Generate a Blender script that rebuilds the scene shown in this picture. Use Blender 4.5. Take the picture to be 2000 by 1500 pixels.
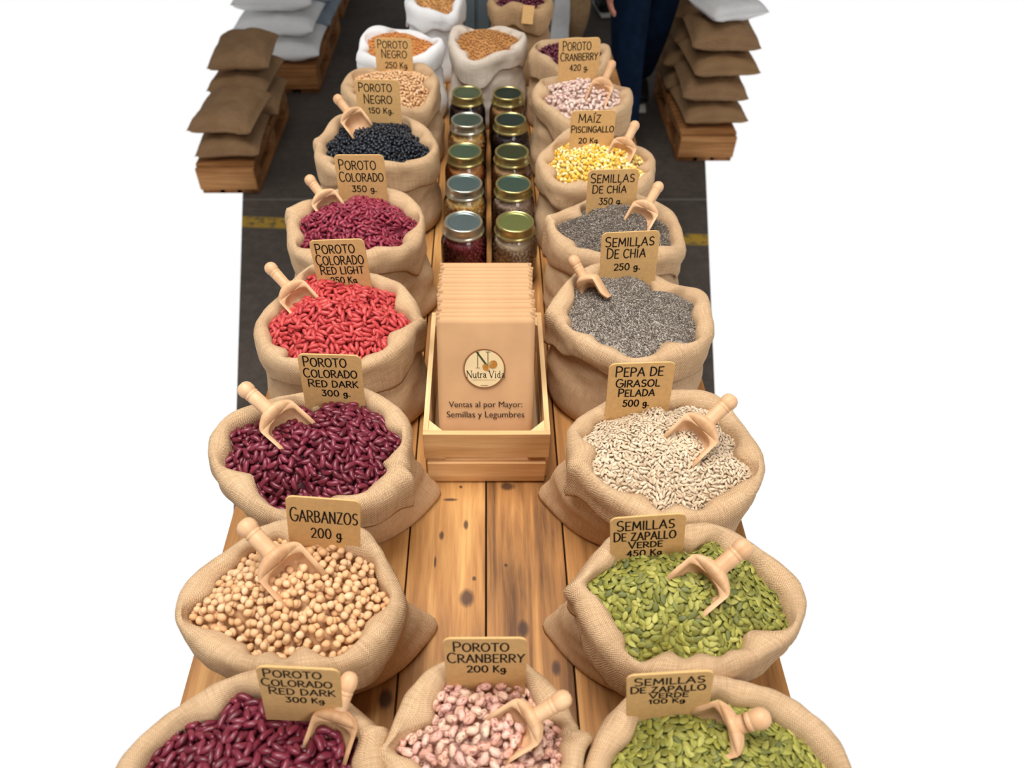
import bpy, bmesh, math, random
import numpy as np
from mathutils import Vector, Matrix, noise

random.seed(7)
for o in list(bpy.data.objects):
    bpy.data.objects.remove(o)
SC = bpy.context.scene
COL = SC.collection
PI = math.pi

# ------------------------------------------------------------------ camera
PITCH = math.radians(45.5)
F, U0, V0 = 1500.0, 950.0, 750.0
TABLE = 0.75
EYE = Vector((0, 0, 1.83))
cd = bpy.data.cameras.new('camera')
cam = bpy.data.objects.new('camera', cd)
COL.objects.link(cam)
cam.location = EYE
cam.rotation_euler = (PI / 2 - PITCH, 0, 0)
cd.sensor_width = 36
cd.lens = F / 2000 * 36
cd.shift_x = (1000 - U0) / 2000
cd.clip_start = 0.02
cd.dof.use_dof = True
cd.dof.focus_distance = 1.2
cd.dof.aperture_fstop = 4.5
SC.camera = cam

# ------------------------------------------------------------------ world, lamps, exposure
SC.view_settings.view_transform = 'Standard'
SC.view_settings.look = 'None'
SC.view_settings.exposure = 0.0
SC.view_settings.gamma = 1.0
SC.view_settings.use_curve_mapping = False
SC.cycles.use_denoising = True
w = bpy.data.worlds.new('hall_light')
SC.world = w
w.use_nodes = True
nt = w.node_tree
nt.nodes.clear()
wo = nt.nodes.new('ShaderNodeOutputWorld')
bg = nt.nodes.new('ShaderNodeBackground')
tc = nt.nodes.new('ShaderNodeTexCoord')
sp = nt.nodes.new('ShaderNodeSeparateXYZ')
mr = nt.nodes.new('ShaderNodeMapRange')
mr.inputs[1].default_value = -0.14
mr.inputs[2].default_value = 0.10
mr.interpolation_type = 'SMOOTHSTEP'
mx = nt.nodes.new('ShaderNodeMix')
mx.data_type = 'RGBA'
mx.inputs[6].default_value = (1.0, 1.0, 1.0, 1)
mx.inputs[7].default_value = (0.22, 0.22, 0.22, 1)
nt.links.new(tc.outputs['Generated'], sp.inputs[0])
nt.links.new(sp.outputs[2], mr.inputs[0])
nt.links.new(mr.outputs[0], mx.inputs[0])
nt.links.new(mx.outputs[2], bg.inputs[0])
bg.inputs[1].default_value = 1.0
nt.links.new(bg.outputs[0], wo.inputs[0])


def area(name, loc, target, size, power, col=(1, 1, 1), spread=180):
    l = bpy.data.lights.new(name, 'AREA')
    l.shape = 'RECTANGLE'
    l.size, l.size_y = size
    l.energy = power
    l.color = col
    l.spread = math.radians(spread)
    o = bpy.data.objects.new(name, l)
    COL.objects.link(o)
    o.location = loc
    d = Vector(target) - Vector(loc)
    o.rotation_euler = d.to_track_quat('-Z', 'Y').to_euler()
    return o


area('hall_roof_lamp', (-0.45, 0.9, 3.6), (0, 1.0, 0.9), (2.0, 1.6), 39, (1.0, 0.97, 0.93), 100)
area('hall_window_lamp', (1.6, -1.5, 3.2), (0, 0.9, 0.8), (1.4, 1.2), 17, (1.0, 0.98, 0.95), 110)


# ------------------------------------------------------------------ pixel helpers
def ray(u, v):
    a, b = (u - U0) / F, (v - V0) / F
    c, s = math.cos(PITCH), math.sin(PITCH)
    return Vector((a, c - b * s, -s - b * c))


def at_z(u, v, z):
    d = ray(u, v)
    return EYE + d * ((z - EYE.z) / d.z)


def pix(p):
    q = Vector(p) - EYE
    c, s = math.cos(PITCH), math.sin(PITCH)
    dep = q.y * c - q.z * s
    up = q.y * s + q.z * c
    return U0 + F * q.x / dep, V0 - F * up / dep, dep


# ------------------------------------------------------------------ object helpers
def lin(c):
    return tuple(((x / 255) / 12.92 if x / 255 <= 0.04045 else ((x / 255 + 0.055) / 1.055) ** 2.4) for x in c) + (1,)


def meta(o, label=None, cat=None, group=None, kind=None):
    if label: o['label'] = label
    if cat: o['category'] = cat
    if group: o['group'] = group
    if kind: o['kind'] = kind
    return o


def mesh(name, verts, faces, smooth=True, uv=None):
    me = bpy.data.meshes.new(name)
    me.from_pydata([tuple(v) for v in verts], [], [tuple(f) for f in faces])
    if smooth:
        me.polygons.foreach_set('use_smooth', [True] * len(me.polygons))
    if uv is not None:
        l = me.uv_layers.new(name='UVMap')
        idx = np.zeros(len(me.loops), dtype=np.int32)
        me.loops.foreach_get('vertex_index', idx)
        l.data.foreach_set('uv', np.asarray(uv, dtype=np.float32)[idx].ravel())
    me.update()
    return me


def obj(name, me, material=None, parent=None, loc=None):
    o = bpy.data.objects.new(name, me)
    COL.objects.link(o)
    if material is not None and len(me.materials) == 0:
        me.materials.append(material)
    if parent is not None:
        o.parent = parent
    if loc is not None:
        o.location = loc
    return o


def empty(name, loc, label, cat, group=None):
    o = bpy.data.objects.new(name, None)
    o.empty_display_size = 0.03
    COL.objects.link(o)
    o.location = loc
    return meta(o, label, cat, group)


def bm_mesh(name, bm, smooth=False):
    me = bpy.data.meshes.new(name)
    bm.normal_update()
    bm.to_mesh(me)
    bm.free()
    if smooth:
        me.polygons.foreach_set('use_smooth', [True] * len(me.polygons))
    return me


def add_box(bm, lo, hi, bev=0.0, M=None):
    r = bmesh.ops.create_cube(bm, size=1.0)
    vs = r['verts']
    for v in vs:
        v.co = Vector([lo[i] + (v.co[i] + 0.5) * (hi[i] - lo[i]) for i in range(3)])
    if bev > 0:
        es = {e for v in vs for e in v.link_edges}
        rr = bmesh.ops.bevel(bm, geom=list(es), offset=bev, segments=2, affect='EDGES', profile=0.6)
        vs = list({v for f in rr['faces'] for v in f.verts} | {v for v in vs if v.is_valid})
    if M is not None:
        bmesh.ops.transform(bm, matrix=M, verts=vs)


def box_obj(name, lo, hi, material, parent=None, bev=0.0015, M=None):
    bm = bmesh.new()
    add_box(bm, lo, hi, bev, M)
    return obj(name, bm_mesh(name, bm), material, parent)


def lathe(prof, n=48):
    """verts, faces of a surface of revolution from (r, z) points"""
    V, Fc = [], []
    for r, z in prof:
        for i in range(n):
            a = 2 * PI * i / n
            V.append((r * math.cos(a), r * math.sin(a), z))
    for k in range(len(prof) - 1):
        for i in range(n):
            j = (i + 1) % n
            Fc.append((k * n + i, k * n + j, (k + 1) * n + j, (k + 1) * n + i))
    return V, Fc


# ------------------------------------------------------------------ materials
class NT:
    def __init__(s, name):
        s.m = bpy.data.materials.new(name)
        s.m.use_nodes = True
        s.t = s.m.node_tree
        s.b = s.t.nodes['Principled BSDF']
        s.out = s.t.nodes['Material Output']

    def n(s, typ, **k):
        x = s.t.nodes.new(typ)
        for a, v in k.items():
            if a[0] == 'i' and a[1:].isdigit():
                s.put(x.inputs[int(a[1:])], v)
            else:
                setattr(x, a, v)
        return x

    def put(s, inp, v):
        if isinstance(v, bpy.types.NodeSocket):
            s.t.links.new(v, inp)
        else:
            inp.default_value = v

    def set(s, **k):
        for a, v in k.items():
            s.put(s.b.inputs[a.replace('_', ' ')], v)

    def math(s, op, a, b=0.0, c=0.0):
        x = s.n('ShaderNodeMath', operation=op, i0=a, i1=b, i2=c)
        return x.outputs[0]

    def mixc(s, f, a, b, bt='MIX'):
        x = s.n('ShaderNodeMix', data_type='RGBA', blend_type=bt)
        s.put(x.inputs[0], f)
        s.put(x.inputs[6], a)
        s.put(x.inputs[7], b)
        return x.outputs[2]

    def noise(s, vec, scale, detail=3.0, rough=0.5, dist=0.0):
        x = s.n('ShaderNodeTexNoise')
        if vec is not None: s.put(x.inputs['Vector'], vec)
        x.inputs['Scale'].default_value = scale
        x.inputs['Detail'].default_value = detail
        x.inputs['Roughness'].default_value = rough
        x.inputs['Distortion'].default_value = dist
        return x.outputs[0]

    def ramp(s, f, stops, interp='LINEAR'):
        x = s.n('ShaderNodeValToRGB', i0=f)
        x.color_ramp.interpolation = interp
        els = x.color_ramp.elements
        while len(els) < len(stops): els.new(0.5)
        for e, (p, c) in zip(els, stops):
            e.position = p
            e.color = c
        return x.outputs[0]

    def mapping(s, vec, scale=(1, 1, 1), loc=(0, 0, 0)):
        x = s.n('ShaderNodeMapping', i0=vec)
        x.inputs['Scale'].default_value = scale
        x.inputs['Location'].default_value = loc
        return x.outputs[0]

    def bump(s, h, strength=0.5, dist=0.002):
        x = s.n('ShaderNodeBump')
        x.inputs['Strength'].default_value = strength
        x.inputs['Distance'].default_value = dist
        s.put(x.inputs['Height'], h)
        s.put(s.b.inputs['Normal'], x.outputs[0])

    def coord(s, which='Object'):
        return s.n('ShaderNodeTexCoord').outputs[which]


def cloth_mat(name, dark, mid, light, period=0.0027, bumpy=0.9):
    """woven cloth: two crossing thread sets in the cloth's own UVs (metres)"""
    m = NT(name)
    uv = m.coord('UV')
    wob = m.noise(uv, 60, 2)
    d = m.n('ShaderNodeVectorMath', operation='ADD', i0=uv)
    sc = m.n('ShaderNodeVectorMath', operation='SCALE')
    cv = m.n('ShaderNodeCombineXYZ', i0=wob, i1=wob, i2=0.0)
    m.put(sc.inputs[0], cv.outputs[0])
    sc.inputs['Scale'].default_value = period * 1.6
    m.put(d.inputs[1], sc.outputs[0])
    s = m.n('ShaderNodeSeparateXYZ', i0=d.outputs[0])
    k = 2 * PI / period
    su = m.math('SINE', m.math('MULTIPLY', s.outputs[0], k))
    sv = m.math('SINE', m.math('MULTIPLY', s.outputs[1], k))
    weave = m.math('MULTIPLY_ADD', m.math('MULTIPLY', su, sv), 0.5, 0.5)
    tu = m.noise(m.mapping(uv, (30, 700, 1)), 1.0, 2)
    tv = m.noise(m.mapping(uv, (700, 30, 1)), 1.0, 2)
    th = m.math('MULTIPLY', m.math('ADD', tu, tv), 0.5)
    blot = m.noise(m.coord('Object'), 9, 3)
    f = m.math('ADD', m.math('MULTIPLY', weave, 0.34), m.math('MULTIPLY', th, 0.72))
    f = m.math('ADD', f, m.math('MULTIPLY', m.math('SUBTRACT', blot, 0.5), 0.3))
    col = m.ramp(f, [(0.18, dark), (0.5, mid), (0.85, light)])
    m.set(Base_Color=col, Roughness=0.95)
    m.b.inputs['Specular IOR Level'].default_value = 0.15
    m.bump(m.math('ADD', m.math('MULTIPLY', weave, 0.6), m.math('MULTIPLY', th, 0.6)), bumpy, 0.0014)
    return m.m


M = {}
M['burlap'] = cloth_mat('burlap', lin((138, 105, 74)), lin((206, 170, 130)), lin((240, 212, 177)))
M['burlap_tan'] = cloth_mat('tan_burlap', lin((128, 98, 68)), lin((186, 150, 110)), lin((220, 188, 146)))
M['burlap_brown'] = cloth_mat('brown_burlap', lin((92, 68, 46)), lin((146, 114, 82)), lin((184, 150, 114)), 0.006)
M['linen'] = cloth_mat('natural_linen', lin((170, 150, 132)), lin((212, 198, 182)), lin((240, 230, 218)), 0.002, 0.5)
M['white_cloth'] = cloth_mat('white_cloth', lin((205, 205, 206)), lin((236, 236, 236)), lin((250, 250, 250)), 0.003, 0.4)
M['white_bag'] = cloth_mat('white_woven_bag', lin((196, 196, 197)), lin((232, 232, 232)), lin((248, 248, 248)), 0.006, 0.4)
M['white_bag_shaded'] = cloth_mat('white_woven_bag_shaded', lin((104, 116, 130)), lin((146, 160, 174)), lin((180, 192, 204)), 0.006, 0.4)  # white bag cloth with blue-grey shade put into its colour


def wood_mat(name, dark, mid, light, axis='y', scale=1.0, rough=0.55, knots=(), island=0.35, spec=0.3):
    m = NT(name)
    co = m.coord('Object')
    isl = m.n('ShaderNodeNewGeometry').outputs['Random Per Island']
    orn = m.n('ShaderNodeObjectInfo').outputs['Random']
    off = m.n('ShaderNodeCombineXYZ', i0=m.math('MULTIPLY', isl, 7.0), i1=m.math('MULTIPLY', isl, 13.0), i2=m.math('MULTIPLY', orn, 9.0))
    v = m.n('ShaderNodeVectorMath', operation='ADD', i0=co, i1=off.outputs[0]).outputs[0]
    st = {'x': (1.6, 26, 26), 'y': (26, 1.6, 26), 'z': (26, 26, 1.6)}[axis]
    st = tuple(q * scale for q in st)
    g1 = m.noise(m.mapping(v, st), 1.0, 5, 0.6, 0.8)
    g2 = m.noise(m.mapping(v, tuple(q * 5 for q in st)), 1.0, 3, 0.6)
    g3 = m.noise(v, 3.2, 2)
    f = m.math('ADD', m.math('MULTIPLY', g1, 0.75), m.math('MULTIPLY', g2, 0.25))
    f = m.math('ADD', f, m.math('MULTIPLY', m.math('SUBTRACT', g3, 0.5), 0.35))
    f = m.math('ADD', f, m.math('MULTIPLY', m.math('SUBTRACT', isl, 0.5), island * 0.4))
    col = m.ramp(f, [(0.3, dark), (0.5, mid), (0.68, light)])
    if knots:
        s = m.n('ShaderNodeSeparateXYZ', i0=co)
        tot = None
        for (kx, ky, rx, ry) in knots:
            dx = m.math('DIVIDE', m.math('SUBTRACT', s.outputs[0], kx), rx)
            dy = m.math('DIVIDE', m.math('SUBTRACT', s.outputs[1], ky), ry)
            r2 = m.math('ADD', m.math('MULTIPLY', dx, dx), m.math('MULTIPLY', dy, dy))
            r2 = m.math('ADD', r2, m.math('MULTIPLY', m.math('SUBTRACT', g2, 0.5), 1.2))
            e = m.math('SUBTRACT', 1.0, m.n('ShaderNodeMapRange', i0=r2, i1=0.35, i2=1.6).outputs[0])
            tot = e if tot is None else m.math('MAXIMUM', tot, e)
        col = m.mixc(m.math('MULTIPLY', tot, 0.85), col, lin((62, 40, 32)))
    m.set(Base_Color=col, Roughness=rough)
    m.b.inputs['Specular IOR Level'].default_value = spec
    m.bump(f, 0.25, 0.001)
    return m.m


def kn(u, v, rx, ry):
    p = at_z(u, v, TABLE)
    return (p.x, p.y, rx, ry)


KNOTS = [kn(912, 1168, .011, .014), kn(1022, 1228, .008, .013), kn(862, 1046, .004, .008), kn(910, 1025, .004, .009),
         kn(988, 1104, .003, .003), kn(926, 1130, .003, .004), kn(900, 951, .003, .003), kn(752, 1365, .010, .013),
         kn(992, 950, .012, .008), kn(1086, 1305, .006, .012), kn(850, 1098, .002, .010), kn(880, 976, .012, .003)]
M['table'] = wood_mat('table_wood', lin((104, 68, 36)), lin((180, 127, 72)), lin((216, 166, 102)), 'y', 1.0, 0.5, KNOTS, 0.5)
M['pine'] = wood_mat('pine_crate', lin((198, 150, 98)), lin((228, 186, 132)), lin((246, 214, 166)), 'y', 1.0, 0.6)
M['pine_x'] = wood_mat('pine_crate_cross', lin((186, 136, 84)), lin((220, 174, 120)), lin((244, 208, 156)), 'x', 1.0, 0.6)
M['scoop'] = wood_mat('scoop_wood', lin((198, 150, 108)), lin((216, 172, 130)), lin((228, 188, 148)), 'y', 1.6, 0.45)
M['pallet'] = wood_mat('pallet_wood', lin((104, 66, 34)), lin((158, 106, 60)), lin((192, 140, 88)), 'x', 1.0, 0.8)
M['pallet_dark'] = wood_mat('pallet_side_wood', lin((88, 54, 28)), lin((136, 88, 48)), lin((166, 116, 70)), 'y', 1.0, 0.8)


def flat_mat(name, col, rough=0.6, var=0.12, scale=30, spec=0.3, metal=0.0, bump=0.0):
    m = NT(name)
    n = m.noise(m.coord('Object'), scale, 4)
    lo = tuple(c * (1 - var) for c in col[:3]) + (1,)
    hi = tuple(min(1, c * (1 + var)) for c in col[:3]) + (1,)
    m.set(Base_Color=m.ramp(n, [(0.3, lo), (0.7, hi)]), Roughness=rough, Metallic=metal)
    m.b.inputs['Specular IOR Level'].default_value = spec
    if bump: m.bump(n, bump, 0.002)
    return m.m


M['card'] = flat_mat('kraft_card', lin((216, 174, 116)), 0.8, 0.07, 160, 0.2)
M['ink'] = flat_mat('black_marker_ink', lin((34, 26, 22)), 0.7, 0.2, 60, 0.2)
M['paper'] = flat_mat('kraft_paper', lin((204, 161, 118)), 0.75, 0.09, 14, 0.2, 0, 0.5)
M['print'] = flat_mat('dark_print', lin((52, 40, 36)), 0.7, 0.1, 60, 0.2)
M['badge'] = flat_mat('badge_cream', lin((228, 204, 158)), 0.7, 0.06, 50, 0.2)
M['badge_rim'] = flat_mat('badge_rim_brown', lin((138, 92, 58)), 0.7, 0.08, 50, 0.2)
M['badge_green'] = flat_mat('badge_green', lin((62, 72, 38)), 0.7, 0.08, 50, 0.2)
M['badge_seed'] = flat_mat('badge_seed_brown', lin((176, 120, 52)), 0.7, 0.15, 200, 0.2)
M['post'] = flat_mat('grey_blue_steel', lin((88, 102, 108)), 0.5, 0.1, 14, 0.4)
M['skin'] = flat_mat('skin', lin((190, 128, 104)), 0.55, 0.06, 30, 0.4)
M['jeans'] = flat_mat('dark_denim', lin((9, 24, 44)), 0.9, 0.35, 22, 0.1)
M['dark_cloth'] = flat_mat('dark_shirt', lin((24, 28, 36)), 0.9, 0.2, 20, 0.1)
M['shoe'] = flat_mat('black_shoe', lin((20, 22, 24)), 0.6, 0.2, 20, 0.3)
M['sole'] = flat_mat('pale_sole', lin((190, 188, 180)), 0.7, 0.1, 20, 0.3)
M['hair'] = flat_mat('dark_hair', lin((32, 24, 20)), 0.7, 0.2, 60, 0.3)
M['kraftbag'] = flat_mat('brown_kraft_sack', lin((150, 118, 84)), 0.85, 0.16, 9, 0.2, 0, 0.3)


def seed_mat(name, cols, rough=0.42, spec=0.45, speck=None, coat=0.0, mottle=0.12):
    """cols: list of colours, one picked per seed"""
    m = NT(name)
    isl = m.n('ShaderNodeNewGeometry').outputs['Random Per Island']
    orn = m.n('ShaderNodeObjectInfo').outputs['Random']
    f = m.math('FRACT', m.math('ADD', m.math('MULTIPLY', isl, 3.0), m.math('MULTIPLY', orn, 7.31)))
    n = len(cols)
    col = m.ramp(f, [(i / max(1, n - 1), lin(c)) for i, c in enumerate(cols)])
    co = m.n('ShaderNodeVectorMath', operation='ADD', i0=m.coord('Object'))
    off = m.n('ShaderNodeCombineXYZ', i0=m.math('MULTIPLY', f, 31.0), i1=m.math('MULTIPLY', f, 17.0), i2=f)
    m.put(co.inputs[1], off.outputs[0])
    mo = m.noise(co.outputs[0], 160, 3)
    col = m.mixc(m.math('MULTIPLY', mo, mottle * 2), col, m.mixc(1.0, col, (0.62, 0.55, 0.5, 1), 'MULTIPLY'))
    if speck:
        sn = m.noise(m.mapping(co.outputs[0], (170, 330, 330)), 1.0, 3, 0.6)
        mask = m.n('ShaderNodeMapRange', i0=sn, i1=0.54, i2=0.62).outputs[0]
        col = m.mixc(m.math('MULTIPLY', mask, 0.75), col, lin(speck))
    m.set(Base_Color=col, Roughness=rough)
    m.b.inputs['Specular IOR Level'].default_value = spec
    return m.m


M['kidney_dark'] = seed_mat('dark_kidney_skin', [(94, 27, 41), (114, 37, 53), (130, 48, 66), (98, 26, 42)], 0.34, 0.5)
M['kidney_light'] = seed_mat('light_kidney_skin', [(190, 64, 64), (206, 80, 78), (178, 52, 56), (212, 92, 88)], 0.42, 0.4)
M['kidney_mid'] = seed_mat('medium_kidney_skin', [(126, 34, 54), (146, 46, 66), (160, 62, 82), (104, 26, 46)], 0.4, 0.4)
M['black_bean'] = seed_mat('black_bean_skin', [(22, 26, 34), (30, 34, 44), (40, 46, 56)], 0.38, 0.5)
M['chickpea'] = seed_mat('chickpea_skin', [(230, 186, 138), (238, 198, 152), (222, 174, 124), (242, 208, 168)], 0.6, 0.3, None, 0, 0.18)
M['cranberry'] = seed_mat('cranberry_bean_skin', [(236, 198, 178), (228, 182, 164), (238, 206, 180), (222, 168, 144), (234, 190, 178)], 0.42, 0.4, (134, 60, 66))
M['cranberry_pale'] = seed_mat('pale_cranberry_skin', [(238, 214, 200), (230, 200, 186), (244, 224, 210), (226, 190, 178)], 0.45, 0.4, (112, 56, 60))
M['pumpkin'] = seed_mat('pumpkin_seed_skin', [(142, 142, 62), (162, 160, 76), (118, 118, 54), (186, 182, 96), (136, 138, 60), (104, 110, 64)], 0.5, 0.35)
M['sunflower'] = seed_mat('sunflower_kernel_skin', [(212, 190, 160), (224, 205, 178), (196, 172, 142), (232, 216, 192)], 0.6, 0.3)
M['popcorn'] = seed_mat('popcorn_kernel_skin', [(246, 204, 70), (252, 226, 130), (250, 240, 190), (232, 168, 34), (250, 214, 86)], 0.36, 0.45)
M['chia'] = seed_mat('chia_seed_skin', [(88, 79, 70), (140, 130, 118), (68, 60, 52), (114, 102, 92), (168, 158, 146), (84, 74, 66), (126, 114, 102), (196, 186, 174), (76, 68, 60)], 0.5, 0.4)
M['lentil'] = seed_mat('brown_lentil_skin', [(190, 134, 76), (212, 158, 98), (168, 112, 62)], 0.6, 0.3)
M['orange_lentil'] = seed_mat('orange_lentil_skin', [(216, 142, 72), (232, 168, 100), (198, 118, 54)], 0.6, 0.3)
M['purple_bean'] = seed_mat('purple_bean_skin', [(92, 30, 50), (118, 44, 66), (78, 24, 42)], 0.38, 0.5)
M['jar_pale'] = seed_mat('jar_pale_seed', [(236, 216, 188), (222, 198, 168), (246, 232, 210)], 0.6, 0.3)
M['jar_pink'] = seed_mat('jar_pink_bean', [(224, 200, 178), (206, 176, 156), (190, 160, 140)], 0.5, 0.3, (150, 110, 96))
M['jar_corn'] = seed_mat('jar_corn', [(240, 176, 66), (248, 214, 140), (226, 142, 36), (250, 230, 180)], 0.45, 0.4)
M['jar_orange'] = seed_mat('jar_orange_lentil', [(222, 130, 40), (236, 156, 70), (206, 108, 26), (240, 200, 150)], 0.5, 0.3)
M['jar_tan'] = seed_mat('jar_tan_lentil', [(214, 168, 116), (228, 190, 144), (196, 146, 92)], 0.5, 0.3)
M['jar_dark'] = seed_mat('jar_dark_bean', [(60, 42, 46), (84, 60, 62), (48, 34, 40)], 0.4, 0.4)
M['jar_red'] = seed_mat('jar_red_bean', [(136, 44, 54), (164, 64, 72), (112, 34, 44)], 0.38, 0.5)

g = NT('clear_glass')
g.t.nodes.remove(g.b)
tr = g.n('ShaderNodeBsdfTransparent')
tr.inputs[0].default_value = (0.99, 0.995, 0.99, 1)
gl = g.n('ShaderNodeBsdfGlossy')
gl.inputs['Roughness'].default_value = 0.03
fr = g.n('ShaderNodeFresnel')
fr.inputs[0].default_value = 1.5
ms = g.n('ShaderNodeMixShader', i0=fr.outputs[0], i1=tr.outputs[0], i2=gl.outputs[0])
g.t.links.new(ms.outputs[0], g.out.inputs[0])
M['glass'] = g.m


def metal(name, col, rough=0.28):
    m = NT(name)
    n = m.noise(m.coord('Object'), 40, 3)
    m.set(Base_Color=m.mixc(n, tuple(c * 0.85 for c in col[:3]) + (1,), col), Metallic=0.9, Roughness=rough)
    return m.m


M['lid_gold'] = metal('lid_band_gold', lin((196, 182, 122)), 0.3)
M['lid_silver'] = metal('lid_band_silver', lin((204, 200, 180)), 0.3)

f = NT('concrete_floor')
co = f.coord('Object')
n1 = f.noise(co, 1.3, 5, 0.6)
n2 = f.noise(co, 26, 6, 0.65)
n3 = f.noise(co, 160, 3, 0.6)
v = f.math('ADD', f.math('MULTIPLY', n1, 0.5), f.math('ADD', f.math('MULTIPLY', n2, 0.3), f.math('MULTIPLY', n3, 0.2)))
col = f.ramp(v, [(0.36, lin((48, 43, 38))), (0.5, lin((71, 63, 56))), (0.66, lin((95, 86, 77)))])
sx = f.n('ShaderNodeSeparateXYZ', i0=co)
# faded yellow floor line crossing the hall
line = f.math('SUBTRACT', sx.outputs[1], f.math('MULTIPLY_ADD', sx.outputs[0], -0.069, 2.688))
line = f.math('ABSOLUTE', line)
lm = f.math('SUBTRACT', 1.0, f.n('ShaderNodeMapRange', i0=f.math('ADD', line, f.math('MULTIPLY', f.math('SUBTRACT', n2, 0.5), 0.03)), i1=0.034, i2=0.046).outputs[0])
wear = f.n('ShaderNodeMapRange', i0=n2, i1=0.36, i2=0.52).outputs[0]
col = f.mixc(f.math('MULTIPLY', lm, f.math('MULTIPLY', wear, 0.85)), col, lin((176, 140, 34)))
jt = f.math('ABSOLUTE', f.math('SUBTRACT', sx.outputs[1], 2.93))
jm = f.math('SUBTRACT', 1.0, f.n('ShaderNodeMapRange', i0=jt, i1=0.004, i2=0.012).outputs[0])
col = f.mixc(f.math('MULTIPLY', jm, 0.5), col, lin((120, 116, 110)))
f.set(Base_Color=col, Roughness=0.8)
f.bump(v, 0.3, 0.004)
M['floor'] = f.m

# ------------------------------------------------------------------ floor and table
zf = -0.06
fl = [(-0.46, 0.0), (-1.8, -0.05), (-1.8, -2.4), (1.8, -2.4), (1.8, -0.05), (0.44, 0.0), (1.46, 5.7), (-1.64, 5.7)]
V = [(x, y, 0.0) for x, y in fl] + [(x, y, zf) for x, y in fl]
meta(obj('floor', mesh('floor', V, [tuple(range(8)), tuple(range(15, 7, -1))] + [(i, i + 8, (i + 1) % 8 + 8, (i + 1) % 8) for i in range(8)], False), M['floor']),
     'dark worn concrete warehouse floor with a faded yellow line', 'floor', None, 'structure')

TY0, TY1 = 0.02, 2.68
tb = empty('table', (0, 1.35, 0), 'long plank table carrying the two rows of open sacks', 'table')
bm = bmesh.new()
xs = [-0.43, -0.263, -0.127, -0.0005, 0.127, 0.258, 0.43]
for a, b in zip(xs[:-1], xs[1:]):
    add_box(bm, (a + .0013, TY0, TABLE - 0.032), (b - .0013, TY1, TABLE), 0.0018)
top = obj('tabletop', bm_mesh('tabletop', bm), M['table'], tb)
top.matrix_parent_inverse = Matrix.Translation((0, -1.35, 0))
for sx_ in (-1, 1):
    for yy in (0.12, 2.56):
        l = box_obj('leg', (sx_ * .37 - .035, yy - .035, 0), (sx_ * .37 + .035, yy + .035, TABLE - .032), M['table'], tb, .003)
        l.matrix_parent_inverse = Matrix.Translation((0, -1.35, 0))
ap = bmesh.new()
for sx_ in (-1, 1):
    add_box(ap, (sx_ * .35 - .012, .15, TABLE - .13), (sx_ * .35 + .012, 2.53, TABLE - .032), .002)
ap = obj('apron', bm_mesh('apron', ap), M['table'], tb)
ap.matrix_parent_inverse = Matrix.Translation((0, -1.35, 0))


# ------------------------------------------------------------------ sacks
class Sack:
    pass


def ell(a, b, th):
    return a * b / math.sqrt((b * math.cos(th)) ** 2 + (a * math.sin(th)) ** 2)


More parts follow.
